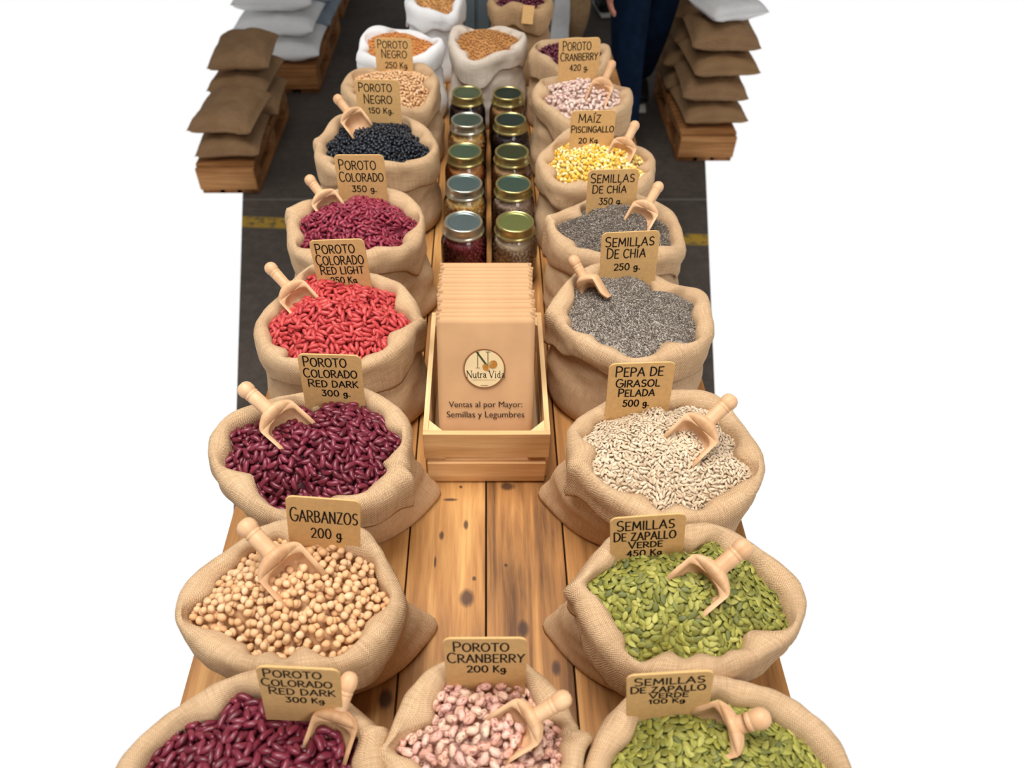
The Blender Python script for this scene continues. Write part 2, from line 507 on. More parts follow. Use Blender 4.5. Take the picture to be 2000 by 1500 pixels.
def make_sack(label, cx, cy, rx, ry, H=0.2, mat='burlap', base=None, tips=(), seed=1, drop=0.055, seams=(), z0=TABLE,
              group='open sacks on the plank table', level=-0.013, dome=0.038, wav=1.0, boff=0.0):
    rnd = random.Random(seed)
    NA = 120
    ph = [rnd.uniform(0, 2 * PI) for _ in range(14)]
    k = Sack()
    k.c = (cx, cy); k.H = H; k.z0 = z0

    def dang(a, b):
        return (a - b + PI) % (2 * PI) - PI

    def crest(th):                                  # centreline of the rolled rim
        r = ell(rx - .016, ry - .016, th)
        r *= 1 + wav * (0.022 * math.sin(2 * th + ph[0]) + 0.020 * math.sin(3 * th + ph[1]) + .016 * math.sin(5 * th + ph[2]) + .012 * math.sin(7 * th + ph[3]))
        for s in seams:
            r += .008 * math.exp(-(dang(th, s) / .12) ** 2)
        return r

    def scal(th):                                   # scalloped inner edge
        return wav * (.0065 * math.sin(6 * th + ph[4]) + .0050 * math.sin(9 * th + ph[5]) + .004 * math.sin(13 * th + ph[6]))

    def crest_z(th):
        return H + .0055 * math.sin(th) - .002 + wav * (.009 * math.sin(2 * th + ph[7]) + .006 * math.sin(3 * th + ph[8]) + .005 * math.sin(5 * th + ph[9]))

    def flap(th):
        d = drop * (1 + .22 * math.sin(2 * th + ph[10]) + .16 * math.sin(4 * th + ph[11]) + .08 * math.sin(9 * th + ph[12]))
        for s in seams:
            d += .016 * math.exp(-(dang(th, s) / .10) ** 2)
        return d
    bx, by = base or (rx * 1.0, ry * 0.95)
    k.inner = lambda th: crest(th) - .016 + scal(th)
    k.level = level; k.dome = dome
    root = empty('burlap_sack' if 'burlap' in mat else 'cloth_sack', (cx, cy, z0), label, 'sack', group)
    # body
    NS = 22
    V, UV = [], []
    for i in range(NA + 1):
        pass
    rings = []
    for s in (-2, -1):                              # underside
        rings.append(s)
    rings += [j / (NS - 1) for j in range(NS)]
    for s in rings:
        for i in range(NA + 1):
            th = 2 * PI * (i % NA) / NA
            b = ell(bx, by, th)
            tip = 0
            for (ta, tl) in tips:
                dd = abs(dang(th, ta))
                tip += tl * math.exp(-dd / .30) * (1 - .12 * math.exp(-(dd / .05) ** 2))
            if s < 0:
                q = .45 if s == -2 else .93
                r = (b + tip) * q; z = .002; e = 0
            else:
                h = s
                e = h * h * (3 - 2 * h)
                r = b * (1 - e) + (crest(th) - .004) * e + .010 * 4 * h * (1 - h) ** 1.5 * .8
                r += tip * (1 - h) ** 1.7
                if h < .12:
                    r -= .005 * (1 - h / .12) ** 2
                z = .002 + h * (crest_z(th) - .014)
                p = Vector((r * math.cos(th) * 9 + seed * 3.1, r * math.sin(th) * 9, z * 16))
                nz = noise.noise(p) * .0085 + noise.noise(p * 2.3) * .004 + noise.noise(p * 5) * .0012
                r += nz * math.sin(PI * min(1, h * 1.02)) ** .6
                fold = noise.noise(Vector((math.cos(th) * 3 + seed, math.sin(th) * 3, z * 45)))
                r += .0035 * fold * math.exp(-((h - .62) / .25) ** 2)
            V.append((r * math.cos(th), r * math.sin(th) + boff * (1 - e), z))
            UV.append((i / NA * 2 * PI * (rx + ry) / 2, max(s, -.1) * H + (0 if s >= 0 else s * .05)))
    Fc = []
    W = NA + 1
    for j in range(len(rings) - 1):
        for i in range(NA):
            Fc.append((j * W + i, j * W + i + 1, (j + 1) * W + i + 1, (j + 1) * W + i))
    V.append((0, boff, .002)); UV.append((0, 0))
    for i in range(NA):
        Fc.append((len(V) - 1, i + 1, i))
    bme = mesh('sack_body', V, Fc, True, UV)
    obj('sack_body', bme, M[mat], root)
    # rolled rim with the inner wall
    prof = [(-.019, -.085), (-.0175, -.055), (-.0165, -.028), (-.0155, -.010), (-.0125, -.001), (-.006, .0045), (.001, .006), (.008, .0035),
            (.0125, -.004), (.0145, -.016), ('m', .45), ('m', .72), ('m', .90), ('e', 0), ('t', .86), ('t', .5)]
    V, UV = [], []
    for pi_, pr in enumerate(prof):
        for i in range(NA + 1):
            th = 2 * PI * (i % NA) / NA
            c, cz, fd = crest(th), crest_z(th), flap(th)
            if pr[0] == 'm':
                r, z = c + .0145 - .002 * pr[1], cz - fd * pr[1] - .004
            elif pr[0] == 'e':
                r, z = c + .0115, cz - fd - .004
            elif pr[0] == 't':
                r, z = c + .004, cz - fd * pr[1] - .004
            else:
                r, z = c + pr[0], cz + pr[1]
                if pr[0] < 0: r += scal(th) * min(1, -pr[0] / .012)
            p = Vector((r * math.cos(th) * 11 + seed * 1.7, r * math.sin(th) * 11, z * 24))
            a = noise.noise(p) * .0055 + noise.noise(p * 2.1) * .0032 + noise.noise(p * 4.7) * .0016
            if pr[0] not in ('t',):
                r += a
                z += noise.noise(p + Vector((9, 4, 2))) * .003
            for s in seams:                         # the stitched side seam makes a little knot of cloth
                gd = math.exp(-(dang(th, s) / .055) ** 2)
                if pr[0] not in ('t',) and not (isinstance(pr[0], float) and pr[0] < -.012):
                    r += .005 * gd
                    z += .002 * gd
                gd2 = math.exp(-((dang(th, s) - .085) / .022) ** 2)
                if pr[0] not in ('t',):
                    r -= .005 * gd2
            V.append((r * math.cos(th), r * math.sin(th), z))
            UV.append((i / NA * 2 * PI * (rx + ry) / 2 + .5, pi_ * .0075))
    Fc = []
    for j in range(len(prof) - 1):
        for i in range(NA):
            Fc.append((j * W + i, j * W + i + 1, (j + 1) * W + i + 1, (j + 1) * W + i))
    obj('rolled_rim', mesh('rolled_rim', V, Fc, True, UV), M[mat], root)
    k.root = root

    def height(x, y):
        dx, dy = x - cx, y - cy
        th = math.atan2(dy, dx)
        rho = math.hypot(dx, dy) / max(.02, k.inner(th))
        q = min(1, rho)
        h = z0 + H + level + (crest_z(th) - H) * q * q + dome * (1 - q ** 2)
        h += .005 * noise.noise(Vector((x * 22 + seed, y * 22, 0))) * (1 - q * q * .7)
        if rho > 1: h -= (rho - 1) * .05
        return h, rho
    k.height = height
    return k


# ------------------------------------------------------------------ seeds
def ellipsoid(l, wd, h, nu, nv, bend=0.0, point=0.0, dent=0.0):
    V, Fc = [(-l / 2, bend, 0)], []
    for j in range(1, nv):
        a = PI * j / nv
        x = -math.cos(a)
        r = math.sin(a)
        if point: r = r ** (1 + point) * (1 - .25 * x)
        for i in range(nu):
            b = 2 * PI * i / nu
            y = r * math.cos(b)
            z = r * math.sin(b)
            y2 = y * wd / 2 + bend * x * x
            if dent and y > 0: y2 -= dent * math.exp(-(x / .35) ** 2) * y
            V.append((x * l / 2, y2, z * h / 2))
    V.append((l / 2, bend, 0))
    last = len(V) - 1
    for i in range(nu):
        Fc.append((0, 1 + (i + 1) % nu, 1 + i))
        Fc.append((last, last - nu + i, last - nu + (i + 1) % nu))
    for j in range(nv - 2):
        for i in range(nu):
            a, b = 1 + j * nu + i, 1 + j * nu + (i + 1) % nu
            Fc.append((a, b, b + nu, a + nu))
    return V, Fc


SEEDS = {   # length, width, thickness, bend, point, dent, tilt
    'kidney': (.0200, .0092, .0085, .0010, 0, .0012, .35),
    'kidney_l': (.0195, .0086, .0080, .0008, 0, .0010, .35),
    'kidney_m': (.0172, .0077, .0072, .0007, 0, .0010, .4),
    'black': (.0112, .0072, .0066, .0005, 0, .0006, .4),
    'chickpea': (.0108, .0098, .0098, 0, 0, 0, 1.0),
    'cranberry': (.0154, .0102, .0092, .0004, 0, .0008, .35),
    'pumpkin': (.0138, .0074, .0026, 0, .35, 0, .55),
    'sunflower': (.0098, .0046, .0028, 0, .35, 0, .5),
    'popcorn': (.0092, .0076, .0062, 0, -.15, 0, .9),
    'chia': (.0034, .0021, .0018, 0, 0, 0, .6),
    'lentil': (.0062, .0058, .0036, 0, 0, 0, .5),
}


def proto(kind, hi):
    l, wd, h, bend, pt, dent, _ = SEEDS[kind]
    nu, nv = (12, 9) if hi else (8, 6)
    if kind == 'chia': nu, nv = 5, 4
    if kind in ('lentil', 'sunflower') and not hi: nu, nv = 6, 5
    V, Fc = ellipsoid(l, wd, h, nu, nv, bend, pt, dent)
    if kind == 'chickpea':
        V = [(x * (1 + .12 * (x > 0) * (1 - (y / .006) ** 2) * .8), y * (1 - .10 * (x > .002)), z) for x, y, z in V]
    if kind == 'popcorn':
        V = [(x, y * (1.05 - 55 * x), z) for x, y, z in V]
    return V, Fc


def frame(nrm, yaw):
    z = Vector(nrm).normalized()
    x = Vector((math.cos(yaw), math.sin(yaw), 0))
    x = (x - z * x.dot(z)).normalized()
    y = z.cross(x)
    return Matrix((x, y, z)).transposed()


def pack(sack, kind, rnd, dz, tight=.9, tries=26, rmax=1.03, avoid=None):
    """lay seeds side by side over the heap: ellipses thrown at random, kept when they do not cover a neighbour"""
    l, wd, h, bend, pt, dent, tilt = SEEDS[kind]
    cx, cy = sack.c
    cell = l
    grid, out = {}, []
    R = max(sack.inner(2 * PI * i / 40) for i in range(40))
    n = int(PI * R * R / (l * wd) * tries)
    for _ in range(n):
        x, y = cx + rnd.uniform(-R, R), cy + rnd.uniform(-R, R)
        z, rho = sack.height(x, y)
        if rho > rmax - .2 * wd / R: continue
        if avoid and avoid(x, y): continue
        yaw = 2.2 * noise.noise(Vector((x * 30, y * 30, 5))) * PI + rnd.gauss(0, .5)
        gx, gy = int(x // cell), int(y // cell)
        ok = True
        c, s = math.cos(yaw), math.sin(yaw)
        for ix in (gx - 1, gx, gx + 1):
            for iy in (gy - 1, gy, gy + 1):
                for (x2, y2, c2, s2) in grid.get((ix, iy), ()):
                    dx, dy = x2 - x, y2 - y
                    d1 = math.hypot((dx * c + dy * s) / l, (-dx * s + dy * c) / wd)
                    d2 = math.hypot((dx * c2 + dy * s2) / l, (-dx * s2 + dy * c2) / wd)
                    if .5 * (d1 + d2) < tight:
                        ok = False
                        break
                if not ok: break
            if not ok: break
        if not ok: continue
        grid.setdefault((gx, gy), []).append((x, y, c, s))
        e = .004
        nx = (sack.height(x - e, y)[0] - sack.height(x + e, y)[0]) / (2 * e)
        ny = (sack.height(x, y - e)[0] - sack.height(x, y + e)[0]) / (2 * e)
        nr = Vector((nx + rnd.gauss(0, tilt * .55), ny + rnd.gauss(0, tilt * .55), 1))
        sc = rnd.uniform(.9, 1.08)
        out.append((Vector((x, y, z + dz + rnd.uniform(-.12, .15) * h)), frame(nr, yaw), sc))
    return out


def merged(kind, items, extra=None):
    V0_, F0 = proto(kind, False)
    V0_ = np.array(V0_)
    VV, FF = [], []
    off = 0
    if extra:
        VV.append(np.array(extra[0])); FF += [tuple(f) for f in extra[1]]; off = len(extra[0])
    for p, m, sc in items:
        A = np.array(m.to_3x3()) * sc
        VV.append(V0_ @ A.T + np.array(p))
        FF += [tuple(i + off for i in f) for f in F0]
        off += len(V0_)
    return np.concatenate(VV), FF


def mound(sack, dz):
    NA, NR = 48, 8
    V, Fc = [(sack.c[0], sack.c[1], sack.height(*sack.c)[0] + dz)], []
    for j in range(1, NR + 1):
        for i in range(NA):
            th = 2 * PI * i / NA
            r = sack.inner(th) * j / NR * 1.07
            x, y = sack.c[0] + r * math.cos(th), sack.c[1] + r * math.sin(th)
            V.append((x, y, sack.height(x, y)[0] + dz))
    for i in range(NA):
        Fc.append((0, 1 + i, 1 + (i + 1) % NA))
    for j in range(NR - 1):
        for i in range(NA):
            a, b = 1 + j * NA + i, 1 + j * NA + (i + 1) % NA
            Fc.append((a, a + NA, b + NA, b))
    return V, Fc


def fill(sack, kind, mat, one, plural, where, n_single, seed, stuff_label, group, cat='bean', extra=(), tries=26, layers=3, tight=.9):
    """n_single: how many seeds stand as objects of their own; the rest of the heap is one object"""
    rnd = random.Random(seed)
    l, wd, h = SEEDS[kind][:3]
    topl = pack(sack, kind, rnd, 0, tight, tries) + list(extra)
    low = []
    for k in range(1, layers):
        low += pack(sack, kind, rnd, -.62 * h * k, tight, max(8, tries // 2))
    singles, rest = [], list(low)
    if n_single:
        scored = []
        for it in topl:
            u, v, d = pix(it[0])
            vis = 485 < u < 1365 and v < 1515
            scored.append((not vis, d, it))
        scored.sort(key=lambda q: (q[0], q[1]))
        for nv, d, it in scored:
            if not nv and len(singles) < n_single: singles.append(it)
            else: rest.append(it)
    else:
        rest += topl
    V, Fc = merged(kind, rest, mound(sack, -(.9 * h + .62 * h * (layers - 1))))
    c = Vector((sack.c[0], sack.c[1], sack.z0 + sack.H))
    V = V - np.array(c)
    o = obj(plural, mesh(plural, V, Fc), M[mat], None, c)
    meta(o, stuff_label, cat + 's', None, 'stuff')
    if singles:
        P = [mesh(one, *proto(kind, True))]
        P[0].materials.append(M[mat])
        for p, m, sc in singles:
            q = bpy.data.objects.new(one, P[0])
            COL.objects.link(q)
            q.matrix_world = Matrix.Translation(p) @ m.to_4x4() @ Matrix.Scale(sc, 4)
            meta(q, where, cat, group)
    return len(topl), len(singles)


# ------------------------------------------------------------------ hand lettering (strokes)
def arc(cx, cy, rx, ry, a0, a1, n=12):
    return [(cx + rx * math.cos(math.radians(a0 + (a1 - a0) * i / n)), cy + ry * math.sin(math.radians(a0 + (a1 - a0) * i / n))) for i in range(n + 1)]


GLY = {
    'A': (.70, [[(0, 0), (.36, 1), (.70, 0)], [(.13, .36), (.58, .36)]]),
    'B': (.60, [[(.05, 0), (.05, 1)], [(.05, 1), (.25, 1)] + arc(.25, .76, .27, .24, 90, -90) + [(.05, .52)], [(.25, .52)] + arc(.25, .26, .33, .26, 90, -90) + [(.05, 0)]]),
    'C': (.66, [arc(.38, .5, .36, .52, 48, 312, 18)]),
    'D': (.66, [[(.05, 0), (.05, 1), (.2, 1)] + arc(.2, .5, .44, .5, 90, -90, 16) + [(.05, 0)]]),
    'E': (.52, [[(.5, 1), (.05, 1), (.05, 0), (.5, 0)], [(.05, .52), (.42, .52)]]),
    'G': (.70, [arc(.38, .5, .36, .52, 50, 350, 18) + [(.70, .45), (.42, .45)]]),
    'H': (.64, [[(.05, 0), (.05, 1)], [(.59, 0), (.59, 1)], [(.05, .5), (.59, .5)]]),
    'I': (.14, [[(.07, 0), (.07, 1)]]),
    'Í': (.18, [[(.07, 0), (.07, .92)], [(.04, 1.12), (.24, 1.36)]]),
    'K': (.60, [[(.05, 0), (.05, 1)], [(.56, 1), (.08, .45)], [(.2, .56), (.6, 0)]]),
    'L': (.48, [[(.05, 1), (.05, 0), (.48, 0)]]),
    'M': (.82, [[(.03, 0), (.1, 1), (.41, .25), (.72, 1), (.79, 0)]]),
    'N': (.66, [[(.05, 0), (.05, 1), (.60, 0), (.60, 1)]]),
    'O': (.76, [arc(.38, .5, .36, .51, 90, 450, 22)]),
    'P': (.58, [[(.05, 0), (.05, 1)], [(.05, 1), (.25, 1)] + arc(.25, .73, .31, .27, 90, -90) + [(.05, .46)]]),
    'R': (.62, [[(.05, 0), (.05, 1)], [(.05, 1), (.25, 1)] + arc(.25, .74, .30, .26, 90, -90) + [(.05, .48)], [(.25, .48), (.62, 0)]]),
    'S': (.56, [arc(.30, .75, .24, .25, 40, 270, 12) + arc(.28, .25, .26, .25, 90, -140, 12)]),
    'T': (.64, [[(0, 1), (.64, 1)], [(.32, 1), (.32, 0)]]),
    'V': (.66, [[(0, 1), (.33, 0), (.66, 1)]]),
    'Y': (.62, [[(0, 1), (.31, .5), (.62, 1)], [(.31, .5), (.28, 0)]]),
    'Z': (.60, [[(.05, 1), (.56, 1), (.03, 0), (.6, 0)]]),
    '0': (.66, [arc(.33, .5, .29, .51, 90, 450, 20)]),
    '1': (.30, [[(.02, .76), (.2, 1), (.2, 0)]]),
    '2': (.58, [arc(.28, .72, .25, .28, 160, -35, 10) + [(.04, 0), (.58, .02)]]),
    '3': (.56, [[(.06, 1), (.5, 1), (.24, .6)] + arc(.24, .3, .27, .30, 90, -150, 12)]),
    '4': (.60, [[(.42, 0), (.42, 1), (.03, .32), (.6, .32)]]),
    '5': (.56, [[(.5, 1), (.1, 1), (.08, .58)] + arc(.24, .32, .27, .32, 120, -150, 12)]),
    'g': (.58, [arc(.26, .32, .20, .26, 20, 380, 14), [(.46, .58), (.46, -.12)] + arc(.26, -.12, .20, .22, 0, -160, 8), [(.46, .02), (.62, .10)]]),
    '.': (.16, [[(.06, .02), (.09, .04)]]),
}


def text_strokes(s, caps=1.18):
    x, out = 0.0, []
    for i, ch in enumerate(s):
        if ch == ' ':
            x += .42
            continue
        w_, st = GLY[ch]
        k = caps if i == 0 and ch.isalpha() and ch != 'g' else 1.0
        out += [[(x + px * k, py * k) for px, py in l] for l in st]
        x += w_ * k + .17
    return out, x - .17


def ribbons(lines, wd):
    """flat pen strokes with round ends: verts (x, y), faces"""
    V, Fc = [], []
    for l in lines:
        for (x0, y0), (x1, y1) in zip(l[:-1], l[1:]):
            d = math.hypot(x1 - x0, y1 - y0)
            if d < 1e-9: continue
            nx, ny = -(y1 - y0) / d * wd / 2, (x1 - x0) / d * wd / 2
            b = len(V)
            V += [(x0 + nx, y0 + ny), (x0 - nx, y0 - ny), (x1 - nx, y1 - ny), (x1 + nx, y1 + ny)]
            Fc.append((b, b + 1, b + 2, b + 3))
        for (x, y) in l:
            b = len(V)
            V += [(x + wd / 2 * math.cos(2 * PI * i / 8), y + wd / 2 * math.sin(2 * PI * i / 8)) for i in range(8)]
            Fc.append(tuple(range(b, b + 8)))
    return V, Fc


def make_sign(label, quad, lines, sack, tilt=3.0, seed=0, fwd_=.004, dz=.006):
    """quad: the card's corners in the photo (top-left, top-right, bottom-right, bottom-left where it meets the heap)"""
    (tlu, tlv), (tru, trv), (bru, brv), (blu, blv) = quad
    bu, bv = (blu + bru) / 2, (blv + brv) / 2
    tu, tv = (tlu + tru) / 2, (tlv + trv) / 2
    P = at_z(bu, bv, sack.z0 + sack.H + dz)
    for _ in range(20):                             # clear of the sack's back rim
        if sack.height(P.x, P.y)[1] < .90: break
        P = P + (EYE - P).normalized() * .003
    P = P + (EYE - P).normalized() * fwd_
    lean = math.radians(tilt)
    up = Vector((0, math.sin(lean), math.cos(lean)))
    d = ray(tu, tv)
    # visible height: where the card's plane meets the ray to its top edge
    n = Vector((0, math.cos(lean), -math.sin(lean)))
    t = (P - EYE).dot(n) / d.dot(n)
    T = EYE + d * t
    vh = (T - P).dot(up)
    dx = T.x - P.x
    depb = pix(P)[2]
    wdt = (bru - blu) * depb / F
    wdt = .5 * wdt + .5 * (tru - tlu) * pix(T)[2] / F
    roll = -math.atan2(trv - tlv, tru - tlu)
    root = empty('price_card', P, label, 'sign', 'hand lettered name cards in the sacks')
    upv = (up + Vector((dx / max(.02, vh), 0, 0)) * .9).normalized()
    right = (Vector((1, 0, 0)) - upv * upv.x).normalized()
    fwd = upv.cross(right)                          # pointing away from the camera
    R = Matrix((right, fwd, upv)).transposed().to_4x4()
    root.matrix_world = Matrix.Translation(P) @ R @ Matrix.Rotation(-roll, 4, 'Y')
    lo = -.045
    rc = .010
    out = [(-wdt / 2, lo), (wdt / 2, lo)]
    out += [(wdt / 2 - rc + rc * math.cos(a * PI / 12), vh - rc + rc * math.sin(a * PI / 12)) for a in range(7)]
    out += [(-wdt / 2 + rc - rc * math.sin(a * PI / 12), vh - rc + rc * math.cos(a * PI / 12)) for a in range(7)]
    bm = bmesh.new()
    vs = [bm.verts.new((x, -.0013, z_)) for x, z_ in out]
    fc = bm.faces.new(vs)
    r = bmesh.ops.extrude_face_region(bm, geom=[fc])
    bmesh.ops.translate(bm, verts=[v for v in r['geom'] if isinstance(v, bmesh.types.BMVert)], vec=(0, .0026, 0))
    bmesh.ops.recalc_face_normals(bm, faces=bm.faces)
    bmesh.ops.bevel(bm, geom=list(bm.edges), offset=.0004, segments=1, affect='EDGES')
    obj('card', bm_mesh('card', bm), M['card'], root)
    V, Fc = [], []
    rnd = random.Random(seed)
    for (txt, u0, u1, v0, v1) in lines:
        st, wt = text_strokes(txt)
        sx_ = (u1 - u0) * wdt / wt
        sy_ = (v1 - v0) * vh
        y0 = vh * (1 - v1)
        pts = [[((u0 - .5) * wdt + x * sx_, y0 + y * sy_ * .95) for x, y in l] for l in st]
        pen = min(.0023, .0225 * wdt) if sy_ > .012 else .0019
        v_, f_ = ribbons(pts, pen)
        b = len(V)
        V += [(x, -.0016, y) for x, y in v_]
        Fc += [tuple(i + b for i in q) for q in f_]
    me = mesh('lettering', V, Fc, False)
    obj('lettering', me, M['ink'], root)
    return root


# ------------------------------------------------------------------ scoops
def loft(sections):
    n = len(sections[0])
    V = [p for s in sections for p in s]
    Fc = []
    for j in range(len(sections) - 1):
        for i in range(n):
            k = (i + 1) % n
            Fc.append((j * n + i, j * n + k, (j + 1) * n + k, (j + 1) * n + i))
    Fc.append(tuple(range(n - 1, -1, -1)))
    Fc.append(tuple(range((len(sections) - 1) * n, len(sections) * n)))
    return V, Fc


def make_scoop(label, tip, end, sack, raise_=.05, wide=.050, roll=0.0, tip_dz=-.006, group='wooden scoops in the sacks', fwd_=.012):
    """tip / end: photo positions of the middle of the scoop's mouth and of its handle end"""
    z = sack.z0 + sack.H + sack.level + .01
    A = at_z(*tip, z)
    for _ in range(4):
        A = at_z(*tip, sack.height(A.x, A.y)[0] + tip_dz)
    B = at_z(*end, A.z + raise_)
    A = A + (EYE - A).normalized() * fwd_
    B = B + (EYE - B).normalized() * fwd_
    ax = (A - B)
    L = ax.length
    ax.normalize()
    view = (EYE - (A + B) / 2).normalized()
    zz = (view * .75 + Vector((0, 0, 1)) * .25)
    zz = (zz - ax * zz.dot(ax)).normalized()
    zz = Matrix.Rotation(math.radians(roll), 3, ax) @ zz
    xx = ax.cross(zz)
    R = Matrix((xx, ax, zz)).transposed().to_4x4()
    root = empty('wooden_scoop', B, label, 'scoop', group)
    root.matrix_world = Matrix.Translation(B) @ R
    Rb = wide / 2
    Lh = L * .50
    hr = wide * .175
    # handle: turned, with a ball end and two grooves (along +Y from the end)
    prof = [(.0002, -.001), (hr * .55, .0), (hr * .92, .003), (hr * 1.12, .008), (hr * 1.12, .014), (hr * .98, .0185), (hr * .90, .0195), (hr * 1.0, .0205),
            (hr * 1.0, .023), (hr * .9, .024), (hr * .97, .025), (hr * .95, Lh * .7), (hr * .92, Lh * .9), (hr * 1.0, Lh + .004)]
    V, Fc = lathe([(r, y) for r, y in prof], 20)
    V = [(x, z_, y) for x, y, z_ in V]
    obj('handle', mesh('handle', V, [tuple(reversed(q)) for q in Fc]), M['scoop'], root)
    # bowl: solid shoulder, then a trough with a rounded closed back and open mouth
    secs = []
    LB = L - Lh + .016
    th = .0042 * wide / .05
    NB = 48
    K = 14
    for j in range(NB + 1):
        s = j / NB
        y = Lh + s * LB
        fl_ = min(1, s / .30)
        ro = hr + (Rb - hr) * (1 - (1 - fl_) ** 2.2)
        topc = 1 - min(1, s / .26) * .9                # +1 round top .. ~0 flat
        s1 = .27
        if s > s1:
            q = min(1, (s - s1) / .17)
            hol = math.sqrt(max(0, 1 - (1 - q) ** 2))
        else:
            hol = 0
        # walls run down to a point at the mouth
        rim = ro * .14 if s < .7 else ro * (.14 - .30 * ((s - .7) / .3) ** 1.7)
        sec = []
        for i in range(K + 1):                           # outer, left rim -> bottom -> right rim
            a = PI * i / K
            x = -ro * math.cos(a)
            z_ = -ro * .95 * math.sin(a)
            z_ = z_ + (rim if s > .2 else rim * s / .2) * (1 - math.sin(a))
            sec.append((x, y, z_))
        for i in range(K + 1):                           # inner, right rim -> left rim
            if hol == 0:
                a = PI * i / K
                x = ro * math.cos(a) * .999
                z_ = ro * topc * math.sin(a) * .95 + (rim if s > .2 else rim * s / .2) * (1 - math.sin(a) * .3)
            elif i in (0, K):
                x = ro * .999 * (1 if i == 0 else -1)
                z_ = rim
            else:
                a = PI * (i - 1) / (K - 2)
                x = (ro - th) * hol * math.cos(a)
                z_ = rim - (rim + ro * .95 - th) * hol * math.sin(a) ** .8
            sec.append((x, y, z_))
        secs.append(sec)
    V, Fc = loft(secs)
    obj('bowl', mesh('bowl', V, [tuple(reversed(q)) for q in Fc]), M['scoop'], root)
    root['mouth'] = 0
    del root['mouth']
    return Matrix.Translation(B) @ R, L, Rb


def in_scoop(T, L, Rb, kind, n, seed):
    rnd = random.Random(seed)
    out = []
    l, wd, h = SEEDS[kind][:3]
    for i in range(n):
        y = L * rnd.uniform(.84, 1.08)
        x = rnd.uniform(-.55, .55) * Rb
        zb = -math.sqrt(max(0, (Rb * .9) ** 2 - x * x)) + .006 + h * .5 + (y / L - .78) * .02
        p = T @ Vector((x, y, zb))
        out.append((p, frame((rnd.gauss(0, .3), rnd.gauss(0, .3), 1), rnd.uniform(0, 6.28)), rnd.uniform(.9, 1.05)))
    return out

# ------------------------------------------------------------------ the sacks of the two rows
R_, L_ = 0, PI
TR = [(0.24, .078), (PI - .27, .050)]
TL = [(PI - 0.24, .078), (.27, .050)]
DEF = dict(base=None)
S = {}
S['dark front'] = make_sack('open burlap sack of dark red kidney beans in front of the chickpea sack', -.254, .270, .150, .122, .196, wav=.55, seed=11, seams=(.4,))
S['garbanzo'] = make_sack('open burlap sack of large pale chickpeas beside the bare planks', -.247, .494, .146, .110, .2, seed=12, tips=TR, base=(.122, .078), boff=.018)
S['dark mid'] = make_sack('open burlap sack of dark red kidney beans behind the chickpea sack', -.256, .738, .149, .130, .2, seed=13, tips=TR, base=(.125, .084), boff=.018, seams=(-.35,))
S['light red'] = make_sack('open burlap sack of bright light red kidney beans beside the pine crate', -.262, 1.03, .146, .140, .2, seed=14, seams=(.0,), tips=[(-.2, .012)])
S['colorado'] = make_sack('open burlap sack of wine red kidney beans behind the light red bean sack', -.266, 1.318, .143, .138, .2, seed=15, tips=[(-.1, .022)], seams=(2.9,))
S['black'] = make_sack('open burlap sack of black beans behind the wine red bean sack', -.257, 1.655, .143, .138, .2, seed=16, seams=(3.0,))
S['white bean'] = make_sack('open burlap sack of small pale chickpeas behind the black bean sack', -.248, 1.955, .132, .130, .2, seed=17)
S['white orange'] = make_sack('white cloth sack of orange lentils behind the small pale chickpeas', -.245, 2.205, .125, .112, .205, 'white_cloth', seed=18, group=None)
S['cranberry front'] = make_sack('small burlap sack of speckled cranberry beans in the middle of the table end', .001, .316, .109, .106, .195, seed=21, seams=(.02, PI + .1), drop=.05, base=(.10, .095))
S['linen'] = make_sack('natural linen sack of brown lentils behind the glass jars', .003, 2.205, .114, .108, .215, 'linen', seed=22, group=None)
S['far white'] = make_sack('white cloth sack of brown grain before the steel post', -.158, 2.49, .096, .092, .225, 'white_cloth', seed=23, group=None)
S['far burlap'] = make_sack('tan burlap sack of purple beans with a small tag near the steel post', .105, 2.48, .104, .1, .235, 'burlap_tan', seed=24)
S['pumpkin front'] = make_sack('open burlap sack of green pumpkin seeds at the near corner of the table', .254, .270, .150, .122, .196, wav=.55, seed=31)
S['pumpkin'] = make_sack('open burlap sack of green pumpkin seeds in front of the sunflower kernels', .258, .494, .147, .110, .2, seed=32, tips=TL, base=(.122, .078), boff=.018, seams=(PI - .05,))
S['sunflower'] = make_sack('open burlap sack of pale peeled sunflower kernels beside the pine crate', .266, .735, .148, .128, .2, seed=33, tips=TL, base=(.125, .084), boff=.018, seams=(PI + .3,))
S['chia near'] = make_sack('open burlap sack of grey chia seeds behind the sunflower kernel sack', .262, 1.052, .143, .134, .2, seed=34, seams=(PI,))
S['chia far'] = make_sack('open burlap sack of grey chia seeds behind the other chia sack', .268, 1.308, .141, .118, .2, seed=35, seams=(PI - .2,))
S['popcorn'] = make_sack('open burlap sack of yellow popcorn maize behind the two chia sacks', .250, 1.556, .134, .130, .205, seed=36)
S['cranberry far'] = make_sack('open burlap sack of pale cranberry beans behind the popcorn maize sack', .246, 1.885, .131, .128, .205, seed=37)
S['purple'] = make_sack('open burlap sack of purple beans behind the pale cranberry bean sack', .234, 2.16, .116, .108, .2, seed=38)

